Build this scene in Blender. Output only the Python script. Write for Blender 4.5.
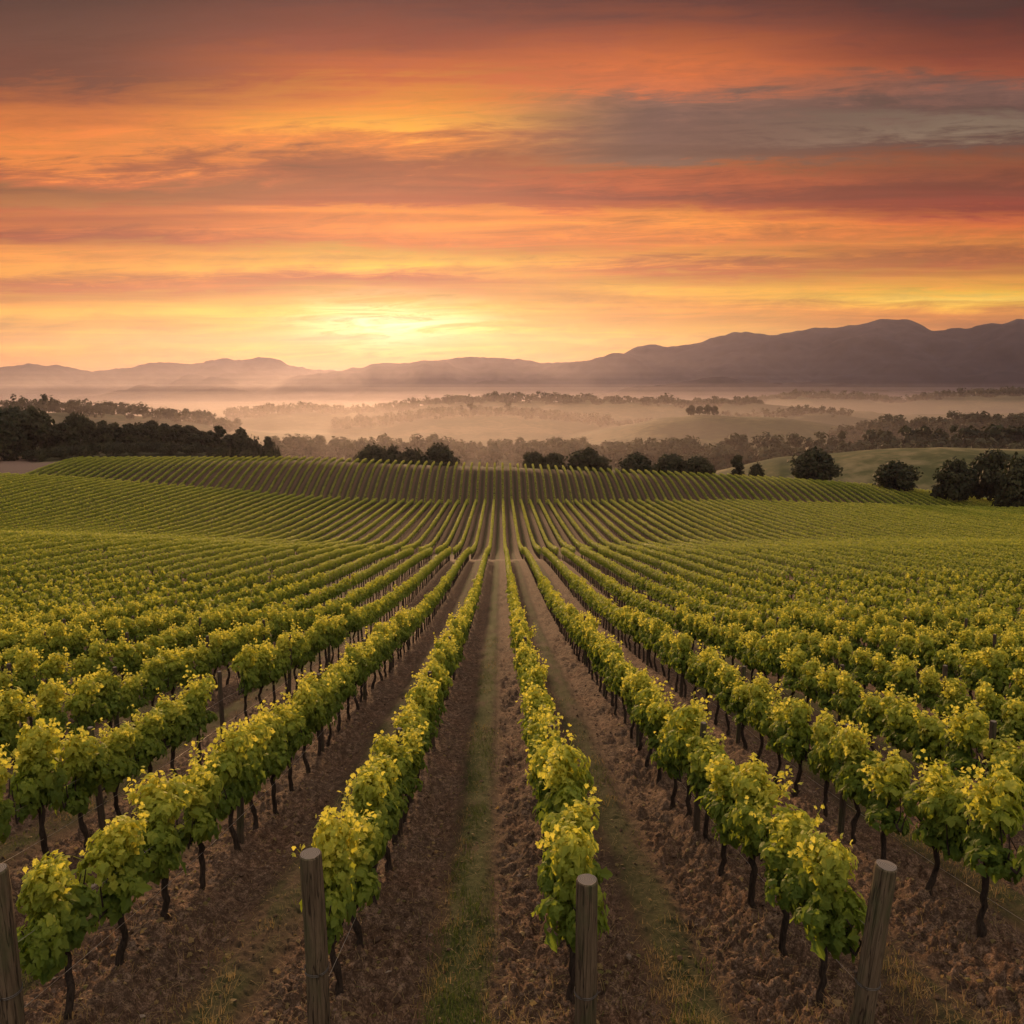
import bpy, math, random
import numpy as np

# ---------------------------------------------------------------- camera, sky, sun, exposure
SC = bpy.context.scene
for o in list(bpy.data.objects):
    bpy.data.objects.remove(o)
COL = SC.collection
F = 800.0                                   # focal length in pixels of a 1024 frame
PITCH = math.atan((512 - 388) / F)
YAW = 12.0 / F                              # rows run along +Y, the view is turned a little to the right
cam_d = bpy.data.cameras.new('camera')
cam = bpy.data.objects.new('camera', cam_d)
COL.objects.link(cam)
cam_d.sensor_width = 36.0
cam_d.lens = 36.0 * F / 1024.0
cam_d.clip_start = 0.1
cam_d.clip_end = 40000.0
cam.location = (0, 0, 0)
cam.rotation_euler = (math.pi / 2 - PITCH, 0, -YAW)
SC.camera = cam

SUN_EL = math.radians(6.0)
SUN_AZ = math.atan((395 - 512) / F) + YAW   # azimuth from +Y towards +X
SUN_STRENGTH, SUN_COLOR, SUN_ANGLE = 5.0, (1.0, 0.60, 0.30), 4.0
SKY_GAIN, ZENITH_GAIN = 1.08, 0.22
HAZE_DENSITY = 0.000032

SC.view_settings.view_transform = 'Standard'
SC.view_settings.look = 'None'
SC.view_settings.gamma = 1.0
SC.view_settings.use_curve_mapping = False
SC.view_settings.exposure = 0.0
SC.render.engine = 'CYCLES'
SC.cycles.use_denoising = True
SC.cycles.max_bounces = 6
SC.cycles.diffuse_bounces = 3
SC.cycles.transmission_bounces = 4
SC.cycles.transparent_max_bounces = 8
SC.cycles.volume_bounces = 0
SC.cycles.caustics_reflective = False
SC.cycles.caustics_refractive = False


def s2l(c):
    out = []
    for v in c:
        v = v / 255.0
        out.append(v / 12.92 if v <= 0.04045 else ((v + 0.055) / 1.055) ** 2.4)
    return out


class NT:
    """small helper for node trees"""
    def __init__(self, tree):
        self.t = tree
        tree.nodes.clear()

    def n(self, typ, **kw):
        nd = self.t.nodes.new(typ)
        for k, v in kw.items():
            if k == 'ins':
                for i, val in v.items():
                    self.put(nd.inputs[i], val)
            else:
                setattr(nd, k, v)
        return nd

    def put(self, sock, val):
        if isinstance(val, bpy.types.NodeSocket):
            self.t.links.new(val, sock)
        else:
            if hasattr(sock.default_value, '__len__') and len(sock.default_value) == 4 and len(val) == 3:
                val = (*val, 1.0)
            sock.default_value = val

    def m(self, op, a, b=0.0, c=0.0, clamp=False):
        nd = self.n('ShaderNodeMath', operation=op, use_clamp=clamp)
        self.put(nd.inputs[0], a); self.put(nd.inputs[1], b); self.put(nd.inputs[2], c)
        return nd.outputs[0]

    def mr(self, v, a, b, c=0.0, d=1.0, smooth=True):
        nd = self.n('ShaderNodeMapRange')
        nd.interpolation_type = 'SMOOTHSTEP' if smooth else 'LINEAR'
        nd.clamp = True
        for i, x in enumerate((v, a, b, c, d)):
            self.put(nd.inputs[i], x)
        return nd.outputs[0]

    def mix(self, f, a, b, blend='MIX'):
        nd = self.n('ShaderNodeMix', data_type='RGBA', blend_type=blend)
        self.put(nd.inputs[0], f); self.put(nd.inputs[6], a); self.put(nd.inputs[7], b)
        return nd.outputs[2]

    def noise(self, vec, scale, detail=4.0, rough=0.55, dist=0.0, dim='3D'):
        nd = self.n('ShaderNodeTexNoise', noise_dimensions=dim)
        if vec is not None:
            self.t.links.new(vec, nd.inputs['Vector'])
        nd.inputs['Scale'].default_value = scale
        nd.inputs['Detail'].default_value = detail
        nd.inputs['Roughness'].default_value = rough
        nd.inputs['Distortion'].default_value = dist
        return nd.outputs['Fac']

    def xyz(self, x, y, z):
        nd = self.n('ShaderNodeCombineXYZ')
        self.put(nd.inputs[0], x); self.put(nd.inputs[1], y); self.put(nd.inputs[2], z)
        return nd.outputs[0]

    def ramp(self, fac, stops):
        nd = self.n('ShaderNodeValToRGB')
        el = nd.color_ramp.elements
        while len(el) > 1:
            el.remove(el[-1])
        stops = sorted(stops)
        el[0].position = stops[0][0]; el[0].color = (*stops[0][1], 1)
        for p, c in stops[1:]:
            e = el.new(p); e.color = (*c, 1)
        self.put(nd.inputs[0], fac)
        return nd.outputs[0]


world = bpy.data.worlds.new('World')
SC.world = world
world.use_nodes = True
W = NT(world.node_tree)
w_out = W.n('ShaderNodeOutputWorld')
bg = W.n('ShaderNodeBackground')
W.t.links.new(bg.outputs[0], w_out.inputs[0])
tc = W.n('ShaderNodeTexCoord')
sep = W.n('ShaderNodeSeparateXYZ')
W.t.links.new(tc.outputs['Generated'], sep.inputs[0])
dx, dy, dz = sep.outputs
hor = W.m('SQRT', W.m('ADD', W.m('MULTIPLY', dx, dx), W.m('MULTIPLY', dy, dy)))
xr_ = W.m('SUBTRACT', W.m('MULTIPLY', dx, math.cos(YAW)), W.m('MULTIPLY', dy, math.sin(YAW)))
yr_ = W.m('ADD', W.m('MULTIPLY', dx, math.sin(YAW)), W.m('MULTIPLY', dy, math.cos(YAW)))
yr_ = W.m('MAXIMUM', yr_, W.m('MAXIMUM', W.m('MULTIPLY', hor, 0.4), 0.001))
elev = W.m('DIVIDE', dz, yr_)                # height above the horizon, along the valley axis
azim = W.m('DIVIDE', xr_, yr_)               # sideways, along the cloud bands
turn = W.m('ARCTAN2', dx, dy)


def e_of(py):
    return math.tan(math.atan((512 - py) / F) - PITCH)


EMAX = e_of(-60)
SKYCOLS = [
    (100, [(0, 95, 68, 62), (40, 112, 75, 65), (75, 120, 74, 62), (90, 165, 92, 62), (110, 218, 120, 60), (130, 228, 126, 60),
           (155, 238, 138, 62), (168, 190, 108, 72), (185, 150, 103, 84), (200, 172, 112, 82), (212, 190, 110, 70), (225, 215, 125, 62),
           (240, 182, 105, 62), (255, 238, 152, 72), (275, 243, 163, 78), (292, 188, 115, 62), (305, 243, 172, 82), (325, 248, 184, 88), (350, 243, 172, 82), (375, 226, 152, 85)]),
    (400, [(0, 115, 72, 65), (50, 160, 85, 66), (75, 205, 105, 62), (95, 243, 142, 60), (130, 252, 166, 72), (145, 226, 130, 68),
           (165, 168, 100, 74), (185, 166, 100, 74), (205, 188, 106, 64), (215, 238, 142, 62), (240, 236, 140, 62), (255, 255, 194, 92),
           (270, 255, 187, 86), (285, 205, 117, 54), (298, 252, 188, 92), (310, 255, 205, 108), (325, 255, 212, 115), (338, 250, 184, 88), (347, 255, 202, 105), (357, 246, 178, 84), (375, 236, 158, 80)]),
    (650, [(0, 112, 70, 64), (35, 165, 88, 66), (60, 208, 108, 66), (85, 205, 110, 74), (100, 145, 104, 92), (125, 125, 95, 88),
           (155, 126, 98, 90), (170, 195, 105, 64), (190, 152, 90, 72), (207, 200, 110, 62), (220, 246, 150, 66), (240, 216, 130, 62),
           (255, 246, 165, 72), (270, 194, 115, 62), (285, 246, 182, 90), (297, 242, 172, 86), (310, 236, 160, 72), (330, 252, 196, 98), (350, 243, 170, 82), (375, 230, 150, 82)]),
    (950, [(0, 96, 64, 60), (30, 118, 70, 62), (50, 145, 78, 64), (65, 168, 90, 68), (80, 132, 95, 86), (110, 112, 86, 80),
           (130, 142, 120, 105), (145, 112, 88, 82), (165, 150, 92, 74), (185, 140, 88, 72), (205, 165, 90, 64), (220, 226, 125, 58),
           (245, 216, 135, 68), (262, 182, 115, 62), (285, 236, 166, 78), (297, 246, 200, 125), (310, 226, 150, 78), (330, 226, 152, 80), (375, 210, 140, 85)])]
# coordinates of the cloud deck: the flat layer as seen in perspective
ez = W.m('ADD', W.m('MAXIMUM', dz, 0.0), 0.055)
px_ = W.m('DIVIDE', dx, ez)
py_ = W.m('DIVIDE', dy, ez)
deck = W.xyz(W.m('MULTIPLY', px_, 0.35), py_, 0.0)
streak = W.xyz(W.m('ADD', W.m('MULTIPLY', azim, 1.3), W.m('MULTIPLY', elev, 2.0)), W.m('MULTIPLY', elev, 19.0), 3.7)
wispy = W.xyz(W.m('MULTIPLY', azim, 5.0), W.m('ADD', W.m('MULTIPLY', elev, 24.0), W.m('MULTIPLY', azim, -1.2)), 9.1)
n_bend = W.noise(streak, 2.0, 3.0)
fine = W.xyz(W.m('ADD', W.m('MULTIPLY', azim, 11.0), W.m('MULTIPLY', n_bend, 2.2)), W.m('ADD', W.m('MULTIPLY', elev, 100.0), W.m('MULTIPLY', azim, -4.0)), 4.4)
n_fine = W.noise(fine, 1.0, 9.0, 0.68, 0.9)
n_warp = W.noise(streak, 1.0, 6.0, 0.55, 0.6)
n_wisp = W.noise(wispy, 1.35, 8.0, 0.62, 0.8)
n_deck = W.noise(deck, 0.9, 7.0, 0.6, 0.4)
warp_amt = W.mr(elev, 0.02, 0.25, 0.008, 0.085)
e2 = W.m('ADD', elev, W.m('MULTIPLY', W.m('SUBTRACT', n_warp, 0.5), warp_amt))
e2 = W.m('ADD', e2, W.m('MULTIPLY', W.m('SUBTRACT', n_fine, 0.5), W.mr(elev, 0.03, 0.3, 0.020, 0.05)))
e2 = W.m('ADD', e2, W.m('MULTIPLY', W.m('SUBTRACT', n_wisp, 0.5), W.mr(elev, 0.02, 0.3, 0.008, 0.06)))
fac = W.m('DIVIDE', e2, EMAX, clamp=True)
cols = []
for cx, st in SKYCOLS:
    cols.append(((cx - 512) / F, W.ramp(fac, [(max(0.0, e_of(p[0]) / EMAX), s2l(p[1:])) for p in st])))
az2 = W.m('ADD', azim, W.m('MULTIPLY', W.m('SUBTRACT', n_deck, 0.5), 0.14))
sky_c = cols[0][1]
for (a0, _), (a1, c1) in zip(cols[:-1], cols[1:]):
    sky_c = W.mix(W.mr(az2, a0, a1), sky_c, c1)
mod = W.mr(W.m('ADD', W.m('ADD', W.m('MULTIPLY', n_wisp, 0.40), W.m('MULTIPLY', n_deck, 0.25)), W.m('MULTIPLY', n_fine, 0.35)), 0.32, 0.68, 0.50, 1.26, smooth=False)
sky_c = W.mix(1.0, sky_c, W.mix(W.mr(elev, 0.16, 0.30), (SKY_GAIN * 0.99, SKY_GAIN * 1.04, SKY_GAIN * 0.76), (SKY_GAIN * 0.97, SKY_GAIN * 1.05, SKY_GAIN)), 'MULTIPLY')
air = W.mix(W.mr(elev, 0.02, 0.35, smooth=False), (0.09, 0.125, 0.13), (0.065, 0.045, 0.036))     # the haze in front adds this much
sky_c = W.mix(1.0, sky_c, air, 'SUBTRACT')
sky_c = W.mix(1.0, sky_c, (0.03, 0.018, 0.015), 'LIGHTEN')
sky_c = W.mix(1.0, sky_c, W.xyz(mod, mod, mod), 'MULTIPLY')
band = W.noise(W.xyz(W.m('ADD', W.m('MULTIPLY', azim, 1.1), 8.0), W.m('ADD', W.m('MULTIPLY', elev, 62.0), W.m('MULTIPLY', n_bend, 1.4)), 2.2), 1.0, 4.0, 0.5)
band_r = W.mr(band, 0.33, 0.66, 0.80, 1.16)
band_on = W.m('MULTIPLY', W.mr(elev, 0.03, 0.07), W.mr(elev, 0.36, 0.20))
band_g = W.m('POWER', band_r, 1.35)
sky_c = W.mix(band_on, sky_c, W.mix(1.0, sky_c, W.xyz(band_r, band_g, W.m('POWER', band_r, 1.5)), 'MULTIPLY'))
# glow of the sun behind the thin cloud
dsx = W.m('DIVIDE', W.m('SUBTRACT', azim, (395 - 512) / F), 0.098)
dse = W.m('DIVIDE', W.m('SUBTRACT', W.m('ADD', elev, W.m('MULTIPLY', W.m('SUBTRACT', n_warp, 0.5), 0.05)), 0.078), 0.021)
glow = W.m('EXPONENT', W.m('MULTIPLY', W.m('ADD', W.m('MULTIPLY', dsx, dsx), W.m('MULTIPLY', dse, dse)), -1.0))
glow = W.m('MULTIPLY', glow, W.mr(n_fine, 0.36, 0.62, 0.15, 1.2))
sky_c = W.mix(1.0, sky_c, W.mix(1.0, W.xyz(glow, glow, glow), (0.40, 0.60, 0.46), 'MULTIPLY'), 'ADD')
nish = W.n('ShaderNodeTexSky', sky_type='NISHITA')
nish.sun_disc = False
nish.sun_elevation = SUN_EL
nish.sun_rotation = SUN_AZ
nish.air_density = 1.0
nish.dust_density = 2.0
open_sky = W.mix(1.0, nish.outputs[0], (ZENITH_GAIN,) * 3, 'MULTIPLY')
cover = W.mix(W.mr(n_deck, 0.42, 0.62), open_sky, (1.10, 0.88, 0.70))
lift_ = W.mr(dz, 0.0, 0.85, 0.34, 1.60)
cover = W.mix(1.0, cover, W.xyz(lift_, lift_, lift_), 'MULTIPLY')
behind = W.m('MAXIMUM', W.mr(elev, 0.44, 1.0), W.mr(W.m('ABSOLUTE', turn), 0.95, 1.7))
sky_c = W.mix(behind, sky_c, cover)
W.put(bg.inputs[0], sky_c)
bg.inputs[1].default_value = 1.0

sun_d = bpy.data.lights.new('sun', 'SUN')
sun = bpy.data.objects.new('sun', sun_d)
COL.objects.link(sun)
sun_d.energy = SUN_STRENGTH
sun_d.color = SUN_COLOR
sun_d.angle = math.radians(SUN_ANGLE)
sun.rotation_euler = (math.pi / 2 - SUN_EL, 0, math.pi - SUN_AZ)
sun.location = (0, 0, 50)

# ---------------------------------------------------------------- helpers
rng = np.random.default_rng(11)
random.seed(5)


def tag(o, label=None, cat=None, group=None, kind=None):
    if label: o['label'] = label
    if cat: o['category'] = cat
    if group: o['group'] = group
    if kind: o['kind'] = kind
    return o


def link(name, mesh, parent=None, loc=(0, 0, 0)):
    o = bpy.data.objects.new(name, mesh)
    COL.objects.link(o)
    o.location = loc
    if parent: o.parent = parent
    return o


def empty(name, loc, rz=0.0):
    o = bpy.data.objects.new(name, None)
    COL.objects.link(o)
    o.location = loc
    o.rotation_euler = (0, 0, rz)
    o.empty_display_size = 0.3
    return o


def np_mesh(name, verts, loops, starts, mats, mat_idx=None, attrs=None, smooth=False):
    me = bpy.data.meshes.new(name)
    verts = np.asarray(verts, dtype=np.float32)
    loops = np.asarray(loops, dtype=np.int32).ravel()
    starts = np.asarray(starts, dtype=np.int32)
    me.vertices.add(len(verts)); me.vertices.foreach_set('co', verts.ravel())
    me.loops.add(len(loops)); me.loops.foreach_set('vertex_index', loops)
    me.polygons.add(len(starts)); me.polygons.foreach_set('loop_start', starts)
    for m in mats:
        me.materials.append(m)
    if mat_idx is not None:
        me.polygons.foreach_set('material_index', np.asarray(mat_idx, dtype=np.int32))
    me.update(calc_edges=True)
    if attrs:
        for k, (dom, arr) in attrs.items():
            at = me.attributes.new(k, 'FLOAT', dom)
            at.data.foreach_set('value', np.asarray(arr, dtype=np.float32))
    me.polygons.foreach_set('use_smooth', np.full(len(starts), smooth, dtype=bool))
    return me


class MB:
    """collects polygons with per-face tint and material"""
    def __init__(self):
        self.v, self.l, self.c, self.mi, self.t, self.n = [], [], [], [], [], 0

    def add(self, verts, faces, mi=0, tint=0.5):
        """faces: (m,k) array of indices into verts"""
        verts = np.asarray(verts, dtype=np.float32).reshape(-1, 3)
        faces = np.asarray(faces, dtype=np.int64)
        self.v.append(verts); self.l.append((faces + self.n).ravel())
        self.c.append(np.full(len(faces), faces.shape[1]))
        self.mi.append(np.full(len(faces), mi))
        self.t.append(np.broadcast_to(np.asarray(tint, dtype=np.float32), (len(faces),)))
        self.n += len(verts)

    def tube(self, pts, rad, sides=6, mi=0, tint=0.5, cap=True):
        pts = np.asarray(pts, dtype=float); n = len(pts)
        rad = np.broadcast_to(np.asarray(rad, dtype=float), (n,))
        tang = np.gradient(pts, axis=0)
        tang /= np.linalg.norm(tang, axis=1)[:, None] + 1e-9
        ref = np.array([1.0, 0, 0]) if abs(tang[0][0]) < 0.8 else np.array([0, 1.0, 0])
        u = np.cross(tang, ref); u /= np.linalg.norm(u, axis=1)[:, None] + 1e-9
        w = np.cross(tang, u)
        a = np.linspace(0, 2 * np.pi, sides, endpoint=False)
        V = pts[:, None] + rad[:, None, None] * (np.cos(a)[None, :, None] * u[:, None] + np.sin(a)[None, :, None] * w[:, None])
        i, j = np.meshgrid(np.arange(n - 1), np.arange(sides), indexing='ij')
        jn = (j + 1) % sides
        q = np.stack([i * sides + j, (i + 1) * sides + j, (i + 1) * sides + jn, i * sides + jn], -1).reshape(-1, 4)
        self.add(V.reshape(-1, 3), q, mi, tint)
        if cap:
            self.add(V[-1], np.arange(sides)[None, ::-1], mi, tint)
            self.add(V[0], np.arange(sides)[None], mi, tint)

    def mesh(self, name, mats, smooth=False):
        c = np.concatenate(self.c)
        starts = np.concatenate([[0], np.cumsum(c)[:-1]])
        return np_mesh(name, np.concatenate(self.v), np.concatenate(self.l), starts, mats, np.concatenate(self.mi),
                       {'tint': ('FACE', np.concatenate(self.t))}, smooth)


def hash2(ix, iy, seed):
    h = (ix.astype(np.int64) * 374761393 + iy.astype(np.int64) * 668265263 + seed * 144665) & 0xFFFFFFFF
    h = ((h ^ (h >> 13)) * 1274126177) & 0xFFFFFFFF
    return ((h ^ (h >> 16)) & 0xFFFF) / 65535.0


def vnoise(x, y, seed=0):
    ix, iy = np.floor(x), np.floor(y)
    fx, fy = x - ix, y - iy
    fx = fx * fx * fx * (fx * (fx * 6 - 15) + 10); fy = fy * fy * fy * (fy * (fy * 6 - 15) + 10)
    ix = ix.astype(np.int64); iy = iy.astype(np.int64)
    a, b = hash2(ix, iy, seed), hash2(ix + 1, iy, seed)
    c, d = hash2(ix, iy + 1, seed), hash2(ix + 1, iy + 1, seed)
    return (a + (b - a) * fx) * (1 - fy) + (c + (d - c) * fx) * fy - 0.5


def fbm(x, y, octv=4, seed=0, gain=0.5):
    s, amp = 0.0, 1.0
    for k in range(octv):
        s = s + amp * vnoise(x + 17.3 * k, y - 9.1 * k, seed + k)
        x, y, amp = x * 2.03, y * 2.03, amp * gain
    return s


def sstep(x, a, b):
    t = np.clip((x - a) / (b - a), 0, 1)
    return t * t * (3 - 2 * t)


CP, SP = math.cos(PITCH), math.sin(PITCH)


def HY(py, zc):
    v = (py - 512) / F
    return zc * (SP + v * CP), zc * (CP - v * SP)      # drop below the camera, distance along the ground


# ---------------------------------------------------------------- terrain
ROW0, ROWSP = -0.44, 2.4                                # middle of the grass lane, row spacing
_c = [(0.0, -4.9), (4.0, -5.2)]
for py, zc, h in [(1045, 7.3, 0), (979, 8.57, 0), (898, 10.7, 0), (850, 12.6, 0), (821, 14.1, 0), (680, 21.1, 1.2), (600, 48, 1.2), (561, 101, 0)]:
    H, Y = HY(py, zc); _c.append((Y, -(H + h)))
H, Y = HY(506, 213); _c += [(113, -24.3), (135, -27.2), (Y - 5, -H + 0.4), (Y + 1, -H + 0.1), (218, -H - 1.9)]
PY_, PZ_ = np.array(_c).T
print('profile', [(round(a, 1), round(b, 2)) for a, b in _c])


def pchip(x, xp, yp):
    h = np.diff(xp); d = np.diff(yp) / h
    m = np.zeros_like(yp)
    m[0], m[-1] = d[0], d[-1]
    for k in range(1, len(xp) - 1):
        m[k] = 0 if d[k - 1] * d[k] <= 0 else 2 * d[k - 1] * d[k] / (d[k - 1] + d[k])
    x = np.clip(x, xp[0], xp[-1])
    i = np.clip(np.searchsorted(xp, x, side='right') - 1, 0, len(xp) - 2)
    t = (x - xp[i]) / h[i]
    return ((1 + 2 * t) * (1 - t) ** 2 * yp[i] + t * (1 - t) ** 2 * h[i] * m[i]
            + t * t * (3 - 2 * t) * yp[i + 1] + t * t * (t - 1) * h[i] * m[i + 1])


HILL_Y0, HILL_YC = 217.0, 250.0
_hx = [(25, 458), (75, 456), (300, 456), (450, 462), (512, 463.5), (600, 468), (680, 472), (750, 475.5), (830, 481), (900, 487), (960, 494.5), (1010, 502)]
HX = np.array([(p - 500) / F * 252 for p, _ in _hx]); HZ = np.array([-(HY(y, 252)[0] + 1.7) for _, y in _hx])
_base_h = float(-PZ_[-1])

# far ridges: (distance, half width, [(px, py)] of the bare hill top)
RIDGES = [
    (430, 110, [(640, 490), (720, 470), (780, 455), (860, 447), (940, 441), (1024, 440), (1200, 440)]),
    (640, 120, [(-100, 452), (400, 458), (560, 457), (640, 455), (760, 450), (850, 440), (930, 432), (1024, 430), (1200, 428)]),
    (1000, 200, [(-200, 408), (0, 412), (60, 410), (120, 412), (190, 420), (260, 432), (350, 440), (560, 440), (650, 420), (700, 414), (780, 416), (840, 424), (900, 420), (1024, 416), (1200, 414)]),
    (1280, 150, [(-200, 440), (300, 432), (380, 424), (440, 416), (480, 414), (540, 417), (600, 424), (680, 424), (760, 416), (820, 412), (880, 418), (1000, 424), (1200, 424)]),
    (1600, 220, [(-200, 415), (230, 416), (300, 412), (360, 413), (430, 404), (520, 401), (600, 402), (680, 404), (760, 404), (900, 412), (1024, 410), (1200, 408)]),
    (2300, 320, [(-200, 412), (300, 410), (500, 406), (640, 405), (740, 402), (800, 396), (850, 397), (900, 401), (960, 394), (1024, 394), (1200, 390)]),
]


def ridge_h(prof, az, D):
    px = 512 + F * np.tan(np.clip(az - YAW, -1.2, 1.2))
    p = np.array(prof, dtype=float)
    py = np.interp(px, p[:, 0], p[:, 1])
    return D * np.tan(np.arctan((512 - py) / F) - PITCH)


VALLEY = -66.0


def terrain(X, Y):
    """smooth ground height"""
    X = np.asarray(X, dtype=float); Y = np.asarray(Y, dtype=float)
    base = pchip(np.clip(Y, 0, 218), PY_, PZ_)
    base = base + np.where(Y < 0, -0.15 * Y * 0, 0)
    # the whole slope lifts to the left and a little to the right
    L = np.clip(-X, 0, None)
    t1 = np.exp(-((np.clip(Y, 0, 300) - 101) / 45.0) ** 2)
    t2 = sstep(Y, 95, 215)
    lift = 2.6 * t1 * (1 - t2) * sstep(L, 5, 75) + 7.6 * t2 * sstep(L, 15, 145)
    lift = lift + 0.8 * t1 * sstep(X, 5, 70) - 2.4 * t2 * sstep(X, 50, 150)
    lift = lift + 0.035 * np.clip(L - 1, 0, 40) * np.exp(-(np.clip(Y, 0, 99) / 30.0) ** 2) * 0.6
    near = base + lift
    crest = np.interp(X, HX, HZ)
    crest = np.where(X > HX[-1], HZ[-1] - (X - HX[-1]) * 0.02, crest)
    crest = np.where(X < HX[0], HZ[0] + 0.3 * sstep(-X, 110, 160), crest)
    u = np.clip((Y - HILL_Y0) / (HILL_YC - HILL_Y0), 0, 1)
    hill = near + (crest - near) * (u * (1.55 - 0.55 * u) if False else np.sin(u * np.pi / 2) ** 1.15)
    # behind the crest: shoulder on the left, slope to the valley elsewhere
    d = np.clip(Y - HILL_YC, 0, None)
    plateau = np.where(d < 1e-6, 0, 1) * sstep(-X, 82, 150)
    fall_w = 130 + 150 * plateau
    s = sstep(d, 4 + 90 * plateau, fall_w)
    floor = VALLEY + 9 * fbm(X / 260.0, Y / 260.0, 3, 40)
    z = hill + (floor - hill) * s
    z = z - 1.2 * sstep(d, 3, 40) * (1 - plateau)
    r = np.hypot(X, Y); az = np.arctan2(X, Y)
    rough = fbm(X / 60.0, Y / 90.0, 4, 77)
    for D, w, prof in RIDGES:
        h = ridge_h(prof, az, D) + rough * D * 0.003
        bell = np.exp(-((r - D) / w) ** 2)
        z = np.where(r > 285, np.maximum(z, VALLEY + (h - VALLEY) * bell), z)
    return z


def blocks(X, Y):
    """1 where vines grow"""
    b1 = (Y > 6.0) & (Y < 101.5)
    b2 = (Y > 108.5) & (Y < 219.0)
    b3 = (Y > 219.0) & (Y < 254.0) & (X > -133) & (X < 190 - (Y - 219) * 0.5)
    return b1, b2, b3


def rowphase(X):
    return (X - ROW0 + ROWSP * 0.5) / ROWSP - np.round((X - ROW0 + ROWSP * 0.5) / ROWSP)   # 0 on a row, +-0.5 in the lane middle


def detail(X, Y):
    """furrows and clods"""
    r = np.hypot(X, Y)
    p = np.abs(rowphase(X)) * ROWSP
    fade = 1 - sstep(r, 45, 130)
    out = np.zeros_like(X)
    k = (r < 135) & (Y < 103)
    x, y, pp = X[k], Y[k], p[k]
    till = (1 - sstep(pp, 0.62, 0.92)) * (0.55 + 0.9 * sstep(fbm(x / 1.7, y / 2.6, 2, 71), -0.25, 0.35))
    rut = np.exp(-((pp - 0.86) / 0.10) ** 2)
    till = till * (1 - 0.6 * rut)
    berm = 0.10 * np.exp(-(pp / 0.28) ** 2) - 0.06 * np.exp(-((pp - 0.62) / 0.2) ** 2) + 0.02 * np.exp(-((pp - 1.2) / 0.3) ** 2)
    a = fbm(x / 0.36, y / 1.5, 3, 3) * (0.06 + 0.10 * till)
    b = fbm(x / 0.16, y / 0.17, 3, 9, 0.6)
    b = np.where(b > 0, b * 1.4, b * 0.8) * (0.022 + 0.062 * till)
    c = fbm(x / 0.045, y / 0.05, 2, 21) * (0.018 + 0.035 * till) * (1 - sstep(r[k], 12, 26))
    out[k] = (berm - 0.035 * rut + a + b + c) * fade[k]
    return out


def ground(X, Y):
    X = np.atleast_1d(np.asarray(X, dtype=float)); Y = np.atleast_1d(np.asarray(Y, dtype=float))
    return terrain(X, Y) + detail(X, Y)


def gz(x, y):
    return float(ground([x], [y])[0])


def tz(x, y):
    return float(terrain(np.array([x]), np.array([y]))[0])


# ---------------------------------------------------------------- materials
def mat(name):
    m = bpy.data.materials.new(name)
    m.use_nodes = True
    N = NT(m.node_tree)
    out = N.n('ShaderNodeOutputMaterial')
    return m, N, out


def principled(N, out, color, rough=0.9, spec=0.15, bump=None, bump_d=0.02):
    p = N.n('ShaderNodeBsdfPrincipled')
    N.put(p.inputs['Base Color'], color)
    N.put(p.inputs['Roughness'], rough)
    N.put(p.inputs['Specular IOR Level'], spec)
    if bump is not None:
        b = N.n('ShaderNodeBump')
        b.inputs['Strength'].default_value = 0.8
        b.inputs['Distance'].default_value = bump_d
        N.put(b.inputs['Height'], bump)
        N.t.links.new(b.outputs[0], p.inputs['Normal'])
    N.t.links.new(p.outputs[0], out.inputs[0])
    return p


def attr(N, name):
    return N.n('ShaderNodeAttribute', attribute_name=name).outputs['Fac']


def leaf_material(name, greens, trans, mixf=0.45, spec=0.25):
    m, N, out = mat(name)
    t = attr(N, 'tint')
    ob = N.n('ShaderNodeObjectInfo').outputs['Random']
    t2 = N.m('ADD', t, N.m('MULTIPLY', N.m('SUBTRACT', ob, 0.5), 0.10))
    g = N.n('ShaderNodeNewGeometry')
    nz = N.noise(g.outputs['Position'], 23.0, 2.0)
    col = N.ramp(t2, greens)
    col = N.mix(N.mr(nz, 0.35, 0.7, 0.0, 0.30), col, N.mix(1.0, col, (0.6, 0.62, 0.5), 'MULTIPLY'))
    p = N.n('ShaderNodeBsdfPrincipled')
    N.put(p.inputs['Base Color'], col)
    p.inputs['Roughness'].default_value = 0.6
    p.inputs['Specular IOR Level'].default_value = spec
    tr = N.n('ShaderNodeBsdfTranslucent')
    N.put(tr.inputs[0], N.ramp(t2, trans))
    mx = N.n('ShaderNodeMixShader')
    mx.inputs[0].default_value = mixf
    N.t.links.new(p.outputs[0], mx.inputs[1]); N.t.links.new(tr.outputs[0], mx.inputs[2])
    N.t.links.new(mx.outputs[0], out.inputs[0])
    return m


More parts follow.
